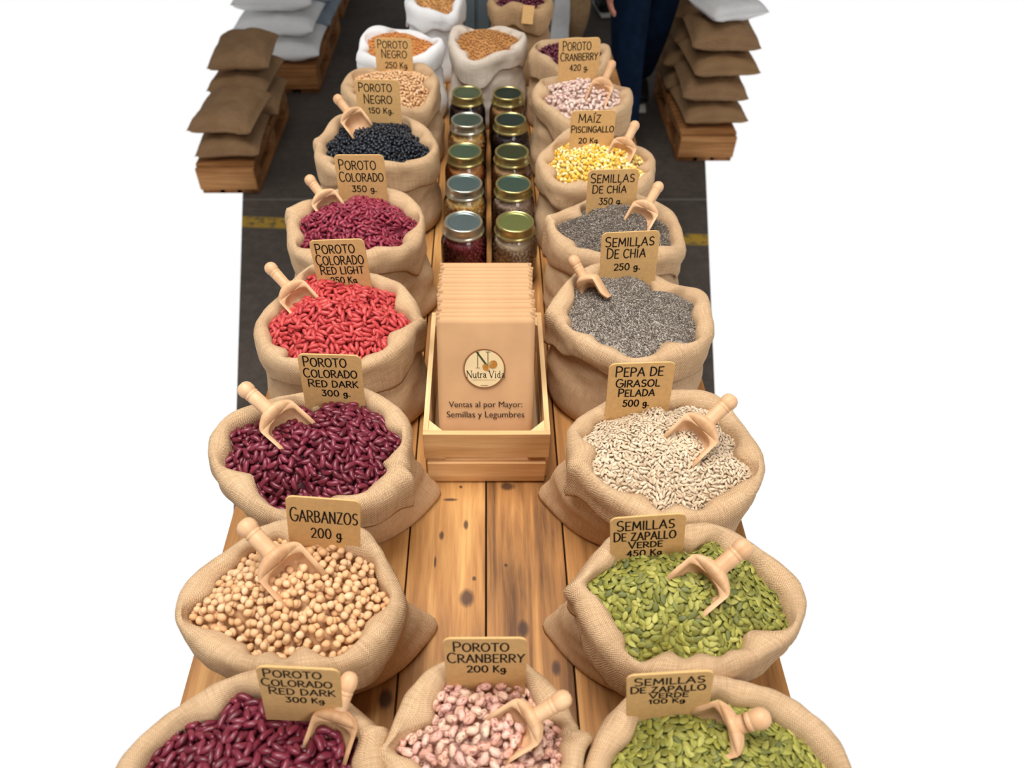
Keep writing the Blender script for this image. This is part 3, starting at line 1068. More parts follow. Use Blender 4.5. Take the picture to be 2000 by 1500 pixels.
# ------------------------------------------------------------------ scoops
sc = {}
sc['black'] = make_scoop('pale wooden scoop standing in the black beans', (700, 245), (655, 187), S['black'], .05, .058, 0, .012)
sc['colorado'] = make_scoop('pale wooden scoop standing in the wine red kidney beans', (647, 408), (600, 344), S['colorado'], .05, .058)
sc['light red'] = make_scoop('pale wooden scoop standing in the bright light red kidney beans', (595, 597), (522, 516), S['light red'], .05, .058)
sc['dark mid'] = make_scoop('pale wooden scoop in the dark kidney beans behind the chickpea sack', (575, 845), (470, 752), S['dark mid'], .05, .064)
sc['garbanzo'] = make_scoop('pale wooden scoop lying on the large pale chickpeas', (583, 1138), (472, 1018), S['garbanzo'], .05, .066)
sc['dark front'] = make_scoop('pale wooden scoop upright in the dark kidney beans of the nearest sack', (640, 1455), (687, 1314), S['dark front'], .045, .052, 0)
sc['cranberry front'] = make_scoop('pale wooden scoop lying on the speckled beans of the middle sack', (990, 1433), (1113, 1358), S['cranberry front'], .035, .052)
sc['cranberry far'] = make_scoop('pale wooden scoop standing in the pale cranberry beans', (1167, 190), (1197, 120), S['cranberry far'], .05, .056)
sc['popcorn'] = make_scoop('pale wooden scoop standing in the yellow popcorn maize', (1209, 306), (1243, 238), S['popcorn'], .05, .056)
sc['chia far'] = make_scoop('pale wooden scoop in the chia sack behind the other chia sack', (1246, 434), (1290, 357), S['chia far'], .05, .056)
sc['chia near'] = make_scoop('pale wooden scoop turned sideways in the nearer chia sack', (1160, 578), (1116, 500), S['chia near'], .05, .054, 62)
sc['sunflower'] = make_scoop('pale wooden scoop on the peeled sunflower kernels', (1338, 868), (1434, 775), S['sunflower'], .05, .062)
sc['pumpkin'] = make_scoop('pale wooden scoop holding green pumpkin seeds behind the corner sack', (1350, 1155), (1464, 1060), S['pumpkin'], .05, .064)
sc['pumpkin front'] = make_scoop('pale wooden scoop in the pumpkin seeds of the corner sack', (1388, 1432), (1503, 1398), S['pumpkin front'], .04, .058)

# ------------------------------------------------------------------ the seeds
fill(S['dark front'], 'kidney', 'kidney_dark', 'dark_kidney_bean', 'dark_kidney_beans', 'dark red kidney bean heaped in the sack at the near table corner', 130, 101,
     'deeper dark red kidney beans filling the sack nearest the camera', 'dark kidney beans in the nearest sack', 'dark kidney bean', extra=in_scoop(*sc['dark front'], 'kidney', 6, 1), tight=.84, tries=40)
fill(S['dark mid'], 'kidney', 'kidney_dark', 'dark_kidney_bean', 'dark_kidney_beans', 'dark red kidney bean heaped in the sack behind the chickpeas', 170, 102,
     'dark red kidney beans filling the sack behind the large chickpeas', 'dark kidney beans behind the chickpeas', 'dark kidney bean', extra=in_scoop(*sc['dark mid'], 'kidney', 5, 2), tight=.84, tries=40)
fill(S['garbanzo'], 'chickpea', 'chickpea', 'chickpea', 'chickpeas', 'large pale chickpea heaped in the sack with the bent scoop', 300, 103,
     'large pale chickpeas filling the sack beside the bare planks', 'chickpeas in the large chickpea sack', 'chickpea', extra=in_scoop(*sc['garbanzo'], 'chickpea', 7, 3), tight=.93, layers=3)
fill(S['light red'], 'kidney_l', 'kidney_light', 'light_red_kidney_bean', 'light_red_kidney_beans', 'bright light red kidney bean heaped in the sack by the crate', 300, 104,
     'bright light red kidney beans filling the sack beside the crate', 'light red kidney beans', 'light red kidney bean', extra=in_scoop(*sc['light red'], 'kidney_l', 6, 4), tight=.84, tries=40)
fill(S['colorado'], 'kidney_m', 'kidney_mid', 'wine_red_kidney_bean', 'wine_red_kidney_beans', 'wine red kidney bean heaped in the sack before the black beans', 300, 105,
     'wine red kidney beans filling the sack before the black beans', 'wine red kidney beans', 'wine red kidney bean', tight=.84, tries=40)
fill(S['black'], 'black', 'black_bean', 'black_bean', 'black_beans', 'shiny black bean heaped in the black bean sack', 300, 106,
     'black beans filling the sack behind the wine red beans', 'black beans in the sack', 'black bean')
fill(S['cranberry front'], 'cranberry', 'cranberry', 'cranberry_bean', 'cranberry_beans', 'speckled pink cranberry bean heaped in the small middle sack', 240, 107,
     'speckled cranberry beans filling the small middle sack', 'cranberry beans in the small middle sack', 'cranberry bean', extra=in_scoop(*sc['cranberry front'], 'cranberry', 6, 5), layers=3)
fill(S['pumpkin front'], 'pumpkin', 'pumpkin', 'pumpkin_seed', 'pumpkin_seeds', 'green pumpkin seed heaped in the near corner sack', 140, 108,
     'green pumpkin seeds filling the near corner sack', 'pumpkin seeds in the near corner sack', 'seed', layers=3, tight=.78)
fill(S['pumpkin'], 'pumpkin', 'pumpkin', 'pumpkin_seed', 'pumpkin_seeds', 'green pumpkin seed heaped in the sack before the sunflower kernels', 160, 109,
     'green pumpkin seeds filling the sack before the sunflower kernels', 'pumpkin seeds before the sunflower kernels', 'seed', extra=in_scoop(*sc['pumpkin'], 'pumpkin', 10, 6), layers=3, tight=.78)
fill(S['sunflower'], 'sunflower', 'sunflower', 'sunflower_kernel', 'sunflower_kernels', 'pale peeled sunflower kernel heaped in the kernel sack', 300, 110,
     'pale peeled sunflower kernels filling the sack beside the crate', 'sunflower kernels in the sack', 'seed', layers=3, tight=.78)
fill(S['popcorn'], 'popcorn', 'popcorn', 'maize_kernel', 'maize_kernels', 'yellow popcorn maize kernel heaped in the maize sack', 300, 111,
     'yellow popcorn maize kernels filling the sack', 'maize kernels in the sack', 'kernel', tight=.85)
fill(S['chia near'], 'chia', 'chia', '', 'chia_seeds', '', 0, 112, 'fine grey chia seeds filling the sack behind the sunflower kernels', '', 'seed', tries=7, layers=1, tight=.72)
fill(S['chia far'], 'chia', 'chia', '', 'chia_seeds', '', 0, 113, 'fine grey chia seeds filling the sack before the popcorn maize', '', 'seed', tries=6, layers=1, tight=.74)
fill(S['cranberry far'], 'cranberry', 'cranberry_pale', '', 'cranberry_beans', '', 0, 114, 'pale speckled cranberry beans filling the sack behind the popcorn maize', '', layers=2)
fill(S['purple'], 'black', 'purple_bean', '', 'purple_beans', '', 0, 115, 'purple beans filling the sack behind the pale cranberry beans', '')
fill(S['white bean'], 'black', 'chickpea', '', 'chickpeas', '', 0, 116, 'small pale chickpeas filling the sack behind the black beans', '', 'chickpea')
fill(S['white orange'], 'lentil', 'orange_lentil', '', 'orange_lentils', '', 0, 117, 'orange lentils filling the white cloth sack behind the small chickpeas', '', 'lentil', tries=10, layers=1)
fill(S['linen'], 'lentil', 'lentil', '', 'brown_lentils', '', 0, 118, 'brown lentils filling the natural linen sack behind the jars', '', 'lentil', tries=10, layers=1)
fill(S['far white'], 'lentil', 'lentil', '', 'brown_grain', '', 0, 119, 'brown grain filling the white sack before the steel post', '', 'grain', tries=8, layers=1)
fill(S['far burlap'], 'black', 'purple_bean', '', 'purple_beans', '', 0, 120, 'purple beans filling the tan burlap sack near the steel post', '')

# ------------------------------------------------------------------ name cards
make_sign('kraft card lettered POROTO NEGRO 250 Kg before the white sack', ((731, 74), (803, 75), (808, 138), (735, 137)), [
    ('POROTO', .07, .87, .08, .30), ('NEGRO', .16, .84, .37, .60), ('250 Kg', .25, .84, .73, .92)], S['white bean'])
make_sign('kraft card lettered POROTO NEGRO 150 Kg in the black beans', ((695, 156), (779, 155), (785, 225), (698, 226)), [
    ('POROTO', .07, .82, .11, .32), ('NEGRO', .17, .81, .43, .65), ('150 Kg.', .26, .83, .77, .93)], S['black'])
make_sign('kraft card lettered POROTO COLORADO 350 g in the wine red beans', ((653, 303), (751, 301), (757, 379), (662, 379)), [
    ('POROTO', .08, .82, .14, .36), ('COLORADO', .06, .95, .45, .66), ('350 g.', .29, .79, .77, .93)], S['colorado'])
make_sign('kraft card lettered POROTO COLORADO RED LIGHT', ((605, 469), (713, 466), (725, 549), (620, 549)), [
    ('POROTO', .09, .80, .11, .31), ('COLORADO', .06, .93, .37, .58), ('RED LIGHT', .10, .90, .63, .81), ('250 Kg', .26, .74, .88, 1.04)], S['light red'])
make_sign('kraft card lettered POROTO COLORADO RED DARK 300 g', ((581, 692), (704, 692), (713, 778), (594, 778)), [
    ('POROTO', .08, .76, .07, .26), ('COLORADO', .06, .91, .33, .50), ('RED DARK', .11, .91, .57, .72), ('300 g.', .31, .77, .79, .93)], S['dark mid'])
make_sign('kraft card lettered GARBANZOS 200 g in the large chickpeas', ((550, 968), (697, 976), (703, 1066), (566, 1060)), [
    ('GARBANZOS', .05, .96, .25, .50), ('200 g', .32, .74, .62, .84)], S['garbanzo'])
make_sign('kraft card lettered POROTO COLORADO RED DARK 300 Kg', ((498, 1302), (664, 1304), (667, 1371), (515, 1371)), [
    ('POROTO', .08, .77, .07, .26), ('COLORADO', .04, .89, .33, .51), ('RED DARK', .11, .92, .57, .75), ('300 Kg', .30, .78, .82, .98)], S['dark front'])
make_sign('kraft card lettered POROTO CRANBERRY 200 Kg in the middle sack', ((866, 1246), (1030, 1245), (1028, 1322), (870, 1318)), [
    ('POROTO', .12, .78, .10, .31), ('CRANBERRY', .04, .97, .38, .60), ('200 Kg', .27, .75, .68, .86)], S['cranberry front'])
make_sign('kraft card lettered POROTO CRANBERRY 420 g in the far cranberry beans', ((1092, 74), (1172, 74), (1169, 161), (1089, 161)), [
    ('POROTO', .10, .78, .08, .26), ('CRANBERRY', .05, .95, .33, .49), ('420 g.', .28, .74, .58, .72)], S['cranberry far'])
make_sign('kraft card lettered MAÍZ PISCINGALLO 20 Kg', ((1115, 215), (1202, 216), (1198, 282), (1111, 282)), [
    ('MAÍZ', .18, .67, .12, .34), ('PISCINGALLO', .03, .98, .45, .63), ('20 Kg', .21, .64, .79, .95)], S['popcorn'], dz=.022)
make_sign('kraft card lettered SEMILLAS DE CHÍA 350 g', ((1151, 331), (1248, 330), (1242, 404), (1143, 404)), [
    ('SEMILLAS', .06, .92, .12, .33), ('DE CHÍA', .11, .78, .42, .61), ('350 g.', .26, .72, .74, .92)], S['chia far'])
make_sign('kraft card lettered SEMILLAS DE CHÍA 250 g', ((1175, 452), (1289, 452), (1281, 530), (1171, 531)), [
    ('SEMILLAS', .07, .91, .13, .34), ('DE CHÍA', .11, .78, .41, .63), ('250 g.', .25, .71, .77, .94)], S['chia near'])
make_sign('kraft card lettered PEPA DE GIRASOL PELADA 500 g', ((1190, 708), (1319, 708), (1306, 797), (1182, 797)), [
    ('PEPA DE', .11, .83, .08, .27), ('GIRASOL', .13, .80, .35, .50), ('PELADA', .18, .74, .56, .71), ('500 g.', .27, .68, .79, .94)], S['sunflower'])
make_sign('kraft card lettered SEMILLAS DE ZAPALLO VERDE 450 Kg', ((1198, 1010), (1346, 1002), (1333, 1083), (1192, 1083)), [
    ('SEMILLAS', .09, .85, .10, .32), ('DE ZAPALLO', .05, .88, .38, .58), ('VERDE', .25, .71, .63, .78), ('450 Kg', .23, .71, .84, 1.0)], S['pumpkin'])
make_sign('kraft card lettered SEMILLAS DE ZAPALLO VERDE 100 Kg', ((1234, 1318), (1398, 1308), (1388, 1371), (1221, 1373)), [
    ('SEMILLAS', .09, .90, .12, .33), ('DE ZAPALLO', .05, .92, .39, .58), ('VERDE', .27, .73, .62, .78), ('100 Kg', .27, .70, .82, .97)], S['pumpkin front'])

# ------------------------------------------------------------------ jars
LIDT = {}


def lid_top(c):
    if c not in LIDT:
        LIDT[c] = metal('lid_disc_%d_%d_%d' % c, lin(c), 0.32)
    return LIDT[c]


JH = 0.150


def make_jar(u, v, label, top, band, cmat, ckind, clabel, cname, ccat, seed):
    p = at_z(u, v, TABLE + JH)
    x, y = p.x, p.y
    root = empty('glass_jar', (x, y, TABLE), label, 'jar', 'screw top glass jars in two rows')
    prof = [(.0005, .0015), (.036, .001), (.046, .0035), (.0495, .009), (.0508, .018), (.0508, .092), (.0494, .105), (.0458, .115), (.0412, .121), (.0385, .125), (.0380, .140)]
    V, Fc = lathe(prof, 48)
    obj('glass', mesh('glass', V, Fc), M['glass'], root)
    z0 = .126
    band_ = [(.0390, z0), (.0432, z0 - .001), (.0452, z0 + .0005), (.0454, z0 + .0030), (.0430, z0 + .0050), (.0418, z0 + .008), (.0420, z0 + .0105), (.0412, z0 + .012),
             (.0416, z0 + .0145), (.0416, z0 + .0205), (.0412, z0 + .0235), (.0398, z0 + .0250), (.0380, z0 + .0248), (.0362, z0 + .0232), (.0355, z0 + .0222)]
    V, Fc = lathe(band_, 56)
    lid = obj('screw_band', mesh('screw_band', V, Fc), M[band], root)
    disc = [(.0358, z0 + .0222), (.0350, z0 + .0226), (.0335, z0 + .0232), (.0320, z0 + .0226), (.0308, z0 + .0216), (.0300, z0 + .0216), (.0005, z0 + .0220)]
    V, Fc = lathe(disc, 56)
    obj('lid_disc', mesh('lid_disc', V, Fc), lid_top(top), root)
    # contents: a column with seeds pressed against the glass
    rnd = random.Random(seed)
    l, wd, h = SEEDS[ckind][:3]
    Rr = .0492
    V, Fc = lathe([(.0005, .0035), (Rr - h * 1.1 - .0015, .0045), (Rr - h * 1.1, .098), (.038, .113), (.0005, .116)], 32)
    V = [tuple(q) for q in V]
    items = []
    placed = []
    nn = int(2 * PI * Rr * .108 / (l * wd) * 9)
    for _ in range(nn):
        a = rnd.uniform(-PI * 1.12, PI * .12)
        z = rnd.uniform(.006, .112)
        if any(abs(((a - q[0] + PI) % (2 * PI) - PI)) * Rr < l * .8 and math.hypot(((a - q[0] + PI) % (2 * PI) - PI) * Rr, z - q[1]) < (l * wd) ** .5 * .84 for q in placed): continue
        placed.append((a, z))
        rr = Rr - h * .52
        if z > .094: rr -= (z - .094) ** 1.5 * 5.5
        n = Vector((math.cos(a), math.sin(a), max(0, z - .09) * 45))
        up = Vector((0, 0, 1))
        t = up.cross(n).normalized()
        yaw = rnd.uniform(0, 6.28)
        m = Matrix((t, n.cross(t), n)).transposed() @ Matrix.Rotation(yaw, 3, 'Z') @ Matrix.Rotation(rnd.gauss(0, .25), 3, 'X')
        items.append((Vector((rr * math.cos(a), rr * math.sin(a), z)), m, rnd.uniform(.92, 1.05)))
    V, Fc = merged(ckind, items, (V, Fc))
    o = obj(cname, mesh(cname, V, Fc), M[cmat], None, (x, y, TABLE))
    meta(o, clabel, ccat, None, 'stuff')


SILV, TEAL, SAGE, DGRN, OLIV, LIME = (150, 166, 164), (138, 158, 154), (128, 150, 118), (76, 92, 80), (104, 110, 72), (176, 182, 108)
make_jar(905, 432, 'glass jar of dark red beans with a silvery lid just behind the crate', SILV, 'lid_silver', 'jar_red', 'black', 'dark red beans in the front jar with the silvery lid', 'red_beans', 'beans', 1)
make_jar(1006, 432, 'glass jar of pale seeds with a bright lime gold lid behind the crate', LIME, 'lid_gold', 'jar_pale', 'black', 'pale seeds in the jar with the lime gold lid', 'pale_seeds', 'seeds', 2)
make_jar(907, 357, 'glass jar of yellow maize with a teal silver lid, second from crate', TEAL, 'lid_silver', 'jar_corn', 'popcorn', 'yellow maize in the jar with the teal silver lid', 'maize_kernels', 'kernels', 3)
make_jar(1003, 358, 'glass jar of pinkish speckled seeds with a mottled green lid', (112, 138, 118), 'lid_gold', 'jar_pink', 'black', 'pinkish speckled seeds in the jar with the mottled green lid', 'pink_seeds', 'seeds', 4)
make_jar(908, 294, 'glass jar of orange lentils with a sage green lid', SAGE, 'lid_gold', 'jar_orange', 'lentil', 'orange lentils in the jar with the sage green lid', 'orange_lentils', 'lentils', 5)
make_jar(1000, 295, 'glass jar of tan lentils with an olive lid', OLIV, 'lid_gold', 'jar_tan', 'lentil', 'tan lentils in the jar with the olive lid', 'tan_lentils', 'lentils', 6)
make_jar(912, 233, 'glass jar of golden maize with a grey green lid, next to the backmost', (122, 138, 120), 'lid_silver', 'jar_corn', 'popcorn', 'golden maize in the jar one before the backmost', 'maize_kernels', 'kernels', 7)
make_jar(997, 233, 'glass jar of dark brown beans with a dark green lid', DGRN, 'lid_gold', 'jar_dark', 'black', 'dark brown beans in the jar with the dark green lid', 'brown_beans', 'beans', 8)
make_jar(912, 180, 'glass jar of blackish beans in front of the linen sack', (112, 132, 100), 'lid_gold', 'jar_dark', 'black', 'blackish beans in the backmost jar of the row with mostly yellow contents', 'black_beans', 'beans', 9)
make_jar(992, 181, 'glass jar of tan grains with a deep green lid before the linen sack', (66, 84, 74), 'lid_gold', 'jar_tan', 'lentil', 'tan grains in the backmost jar with the deep green lid', 'tan_lentils', 'lentils', 10)

# ------------------------------------------------------------------ crate with paper bags
CX0, CX1, CY0, CY1, CZ = -.1045, .1050, .820, 1.128, .128
cr = empty('pine_crate', ((CX0 + CX1) / 2, (CY0 + CY1) / 2, TABLE), 'small slatted pine crate filed full of brown paper bags', 'crate')


def cbox(name, lo, hi, mat_, bev=.0014, parent=cr):
    o = box_obj(name, lo, hi, M[mat_], parent, bev)
    o.matrix_parent_inverse = Matrix.Translation(-cr.location)
    return o


T_ = .009
Z = TABLE
for y0, y1 in ((CY0, CY0 + T_), (CY1 - T_, CY1)):
    cbox('end_slat', (CX0, y0, Z + .0685), (CX1, y1, Z + CZ), 'pine_x')
    cbox('end_slat', (CX0 + .004, y0 - .002 * (y0 == CY0), Z + .006), (CX1 - .004, y1, Z + .055), 'pine_x')
for x0, x1 in ((CX0, CX0 + T_), (CX1 - T_, CX1)):
    cbox('side_slat', (x0, CY0 + T_, Z + .0685), (x1, CY1 - T_, Z + CZ), 'pine')
    cbox('side_slat', (x0, CY0 + T_, Z + .006), (x1, CY1 - T_, Z + .058), 'pine')
for sx_, sy_ in ((0, 0), (1, 0), (0, 1), (1, 1)):
    x = CX0 + T_ if sx_ == 0 else CX1 - T_
    y = CY0 + T_ if sy_ == 0 else CY1 - T_
    dx, dy = (.026 if sx_ == 0 else -.026), (.026 if sy_ == 0 else -.026)
    V = []
    for z in (Z + .006, Z + CZ - .004):
        V += [(x, y, z), (x + dx, y, z), (x, y + dy, z)]
    fs = [(0, 2, 1), (3, 4, 5), (0, 1, 4, 3), (1, 2, 5, 4), (2, 0, 3, 5)]
    if (dx > 0) != (dy > 0): fs = [tuple(reversed(q)) for q in fs]
    o = obj('corner_block', mesh('corner_block', V, fs, False), M['pine'], cr)
    o.matrix_parent_inverse = Matrix.Translation(-cr.location)
for k in range(3):
    cbox('base_board', (CX0 + T_ + .004 + k * .064, CY0 + T_, Z + .005), (CX0 + T_ + .062 + k * .064, CY1 - T_, Z + .011), 'pine')
for x in (CX0 + .03, 0.0, CX1 - .03):
    cbox('foot_batten', (x - .022, CY0 + .004, Z), (x + .022, CY1 - .004, Z + .005), 'pine')

lean = math.radians(24.5)
BW, BL = .160, .276
NB_ = 14
bag0 = None
for i in range(NB_):
    y0 = CY0 + T_ + .012 + i * .0112
    rnd = random.Random(50 + i)
    dx = rnd.uniform(-.002, .002) if i else 0
    L = BL + (rnd.uniform(-.0015, .0015) if i else 0)
    if i == 0: lab, grp = 'printed brown paper bag with a round badge at the front of the crate', None
    elif i == NB_ - 1: lab, grp = 'backmost plain brown paper bag filed in the crate', None
    else: lab, grp = 'plain brown paper bag filed between the printed and the backmost bag', 'plain paper bags filed in the crate'
    root = empty('paper_bag', (.0 + dx + (-.001), y0, Z + .0125), lab, 'paper bag', grp)
    root.rotation_euler = (-lean + rnd.uniform(-.006, .006), 0, rnd.uniform(-.008, .008) if i else 0)
    # flat folded bag: front and back sheets with gusset edges
    nx, nz = 17, 24
    V, Fc = [], []
    for side in (0, 1):
        for kz in range(nz + 1):
            for kx in range(nx + 1):
                x = (kx / nx - .5) * BW
                z = kz / nz * L
                puff = .0036 * math.sin(PI * kx / nx) ** .4 * (1 - .35 * kz / nz) + .0006
                cr_ = noise.noise(Vector((x * 18 + i * 7, z * 14, 3))) * .0013 * (1 if kz > 1 else .3) * math.sin(PI * kx / nx)
                fold = .0012 / (1 + math.exp((z - .068) / .0008))
                yy = (-1 if side == 0 else 1) * (puff + (fold * min(1, puff / .002) if side == 0 else 0)) + cr_ * .8
                V.append((x, yy, z))
    W = nx + 1
    off = W * (nz + 1)
    for kz in range(nz):
        for kx in range(nx):
            a = kz * W + kx
            Fc.append((a, a + 1, a + 1 + W, a + W))
            Fc.append((off + a + W, off + a + 1 + W, off + a + 1, off + a))
        for kx in (0, nx):
            a = kz * W + kx
            Fc.append((a, a + W, off + a + W, off + a) if kx == 0 else (a + W, a, off + a, off + a + W))
    for kx in range(nx):
        Fc.append((kx + 1, kx, off + kx, off + kx + 1))
        a = nz * W + kx
        Fc.append((a, a + 1, off + a + 1, off + a))
    obj('bag_sheet', mesh('bag_sheet', V, Fc), M['paper'], root)
    # narrow turned-over paper edge along the mouth
    obj('folded_lip', bm_mesh('folded_lip', (lambda b: (add_box(b, (-BW / 2 - .0006, -.0013, L - .003), (BW / 2 + .0006, .0013, L + .0012), .0005), b)[1])(bmesh.new())), M['paper'], root)
    if i == 0: bag0 = root
bpy.context.view_layer.update()


def on_bag(u, v):
    """photo position -> the printed bag's own (x, z)"""
    mw = bag0.matrix_world
    n = (mw.to_3x3() @ Vector((0, -1, 0))).normalized()
    p0 = mw @ Vector((0, -.005, 0))
    d = ray(u, v)
    q = EYE + d * ((p0 - EYE).dot(n) / d.dot(n))
    q = mw.inverted() @ q
    return q.x, q.z


def decal(name, pts, faces, mat_, parent, y):
    o = obj(name, mesh(name, [(x, y, z) for x, z in pts], faces, False), M[mat_], parent)
    return o


bx_, bz_ = on_bag(946, 720)
br = (on_bag(987, 720)[0] - on_bag(905, 720)[0]) / 2
YB = -.0058
bd = decal('badge', [(bx_ + br * .985 * math.cos(2 * PI * i / 64), bz_ + br * .985 * math.sin(2 * PI * i / 64)) for i in range(64)], [tuple(range(64))], 'badge', bag0, YB)
pts = []
for i in range(64):
    a = 2 * PI * i / 64
    pts += [(bx_ + br * math.cos(a), bz_ + br * math.sin(a)), (bx_ + br * .935 * math.cos(a), bz_ + br * .935 * math.sin(a))]
decal('badge_ring', pts, [(2 * i, (2 * i + 2) % 128, (2 * i + 3) % 128, 2 * i + 1) for i in range(64)], 'badge_rim', bd, YB - .0003)


def serif(lines, mat_, name, parent, y):
    V, Fc = [], []
    for l, wd in lines:
        a, b = ribbons([l], wd)
        o_ = len(V)
        V += a
        Fc += [tuple(i + o_ for i in q) for q in b]
    return decal(name, V, Fc, mat_, parent, y)


def P_(u, v): return on_bag(u, v)


serif([([P_(933, 688), P_(933, 717)], .0011), ([P_(953, 688), P_(953, 717)], .0011), ([P_(932, 688), P_(953, 716)], .0030),
       ([P_(929, 687), P_(936, 687)], .0008), ([P_(949, 687), P_(957, 687)], .0008), ([P_(929, 718), P_(937, 718)], .0008)], 'badge_green', 'badge_initial', bd, YB - .0006)
V, Fc = [], []
for (u, v, ru, rv, rot) in ((949, 717, 7.5, 5.5, .7), (963, 711, 8.5, 7.5, -.6)):
    b = len(V)
    for i in range(20):
        a = 2 * PI * i / 20
        x, y = ru * math.cos(a), rv * math.sin(a)
        V.append(P_(u + x * math.cos(rot) - y * math.sin(rot), v + x * math.sin(rot) + y * math.cos(rot)))
    Fc.append(tuple(range(b, b + 20)))
decal('badge_leaves', V, Fc, 'badge_seed', bd, YB - .0009)
serif([([P_(954, 722), P_(955, 712), P_(962, 706)], .0006)], 'badge', 'badge_leaf_vein', bd, YB - .0011)
serif([([P_(923, 741.5), P_(969, 741.5)], .0004), ([P_(939, 752.5), P_(953, 752.5)], .0009)], 'badge_rim', 'badge_lines', bd, YB - .0006)


def type_text(s, u0, u1, vb, vcap, mat_, name, parent, y, bold=0.0, capw=None):
    cu = bpy.data.curves.new(name, 'FONT')
    cu.body = s
    cu.size = 1.0
    cu.offset = bold
    cu.fill_mode = 'FRONT'
    tmp = bpy.data.objects.new(name, cu)
    COL.objects.link(tmp)
    bpy.context.view_layer.update()
    me = bpy.data.meshes.new_from_object(tmp.evaluated_get(bpy.context.evaluated_depsgraph_get()))
    bpy.data.objects.remove(tmp)
    bpy.data.curves.remove(cu)
    co = np.zeros(len(me.vertices) * 3)
    me.vertices.foreach_get('co', co)
    co = co.reshape(-1, 3)
    x0, x1 = co[:, 0].min(), co[:, 0].max()
    X0, Z0_ = on_bag(u0, vb)
    X1, _ = on_bag(u1, vb)
    _, Z1_ = on_bag(u0, vcap)
    sx_ = (X1 - X0) / (x1 - x0)
    sz_ = (Z1_ - Z0_) / .70
    new = np.stack([X0 + (co[:, 0] - x0) * sx_, np.full(len(co), y), Z0_ + co[:, 1] * sz_], 1)
    me.vertices.foreach_set('co', new.ravel())
    me.materials.clear()
    me.update()
    me.name = name
    return obj(name, me, M[mat_], parent)


# serif capitals and small letters of the badge's name, thin strokes with little feet
def serif_word(u0, vb, h):
    W_, T = .0012, .0007
    x = u0
    out = []

    def pt(a, b): return P_(x + a * h, vb - b * h)

    def s(l, wd): out.append(([pt(*q) for q in l], wd))
    for ch, adv in (('N', .92), ('u', .66), ('t', .42), ('r', .46), ('a', .60), (' ', .25), ('V', .86), ('i', .36), ('d', .66), ('a', .6)):
        if ch == 'N':
            s([(.1, 0), (.1, 1)], T); s([(.75, 0), (.75, 1)], T); s([(.1, 1), (.75, 0)], W_ * 1.2); s([(0, 1), (.2, 1)], T); s([(.62, 1), (.86, 1)], T); s([(0, 0), (.22, 0)], T)
        if ch == 'u': s([(.08, .62)] + [(.08, .25), (.16, .04), (.3, .02), (.46, .15)], W_); s([(.48, .62), (.48, 0), (.56, 0)], W_); s([(0, .62), (.1, .62)], T)
        if ch == 't': s([(.14, .85), (.14, .12), (.24, .02), (.34, .06)], W_); s([(0, .6), (.32, .6)], T)
        if ch == 'r': s([(.1, .62), (.1, 0)], W_); s([(.1, .42), (.22, .6), (.36, .58)], W_); s([(0, 0), (.22, 0)], T)
        if ch == 'a': s([(.06, .5), (.2, .62), (.36, .55), (.38, .1), (.5, .03)], W_); s([(.38, .36), (.12, .28), (.06, .12), (.2, .01), (.38, .14)], T * 1.4)
        if ch == 'V': s([(.06, 1), (.4, 0)], W_ * 1.2); s([(.4, 0), (.72, 1)], T); s([(-.04, 1), (.18, 1)], T); s([(.6, 1), (.82, 1)], T)
        if ch == 'i': s([(.12, .62), (.12, 0)], W_); s([(.12, .86), (.13, .9)], W_); s([(0, 0), (.26, 0)], T)
        if ch == 'd': s([(.42, 1), (.42, 0), (.52, 0)], W_); s([(.42, .5), (.26, .62), (.08, .45), (.06, .2), (.2, .01), (.42, .14)], T * 1.4)
        x += adv * h
    return out


serif(serif_word(911, 737, 13.2), 'print', 'badge_name', bd, YB - .0007)
type_text('Ventas al por Mayor:', 877, 1020, 795, 783.5, 'print', 'printed_line', bag0, YB)
type_text('Semillas y Legumbres', 873, 1024, 815, 803, 'print', 'printed_line', bag0, YB)

# ------------------------------------------------------------------ steel post
px_ = at_z(931, 40, 1.0)
bm = bmesh.new()
pw = .085
yy = 2.82
xx_ = (931 - U0) / F * 2.82 / 1.05
po = empty('steel_post', (xx_, yy, 0), 'grey blue steel post standing behind the table end', 'post')
add_box(bm, (-pw / 2, -.03, .01), (-.006, .03, 2.6), .003)
add_box(bm, (.006, -.03, .01), (pw / 2, .03, 2.6), .003)
add_box(bm, (-.008, -.018, .01), (.008, .018, 2.6), 0)
obj('post_shaft', bm_mesh('post_shaft', bm), M['post'], po)
bm = bmesh.new()
add_box(bm, (-.09, -.08, 0), (.09, .08, .012), .002)
obj('foot_plate', bm_mesh('foot_plate', bm), M['post'], po)

# small tag in the far burlap sack
p = at_z(1031, 8, TABLE + .25)
bm = bmesh.new()
add_box(bm, (-.017, -.0012, -.02), (.017, .0012, .03), .0008)
o = obj('small_tag', bm_mesh('small_tag', bm), M['card'], None, (p.x, p.y - .02, TABLE + .222))
o.rotation_euler = (-.35, .1, 0)
meta(o, 'small kraft tag stuck in the purple beans near the steel post', 'tag')


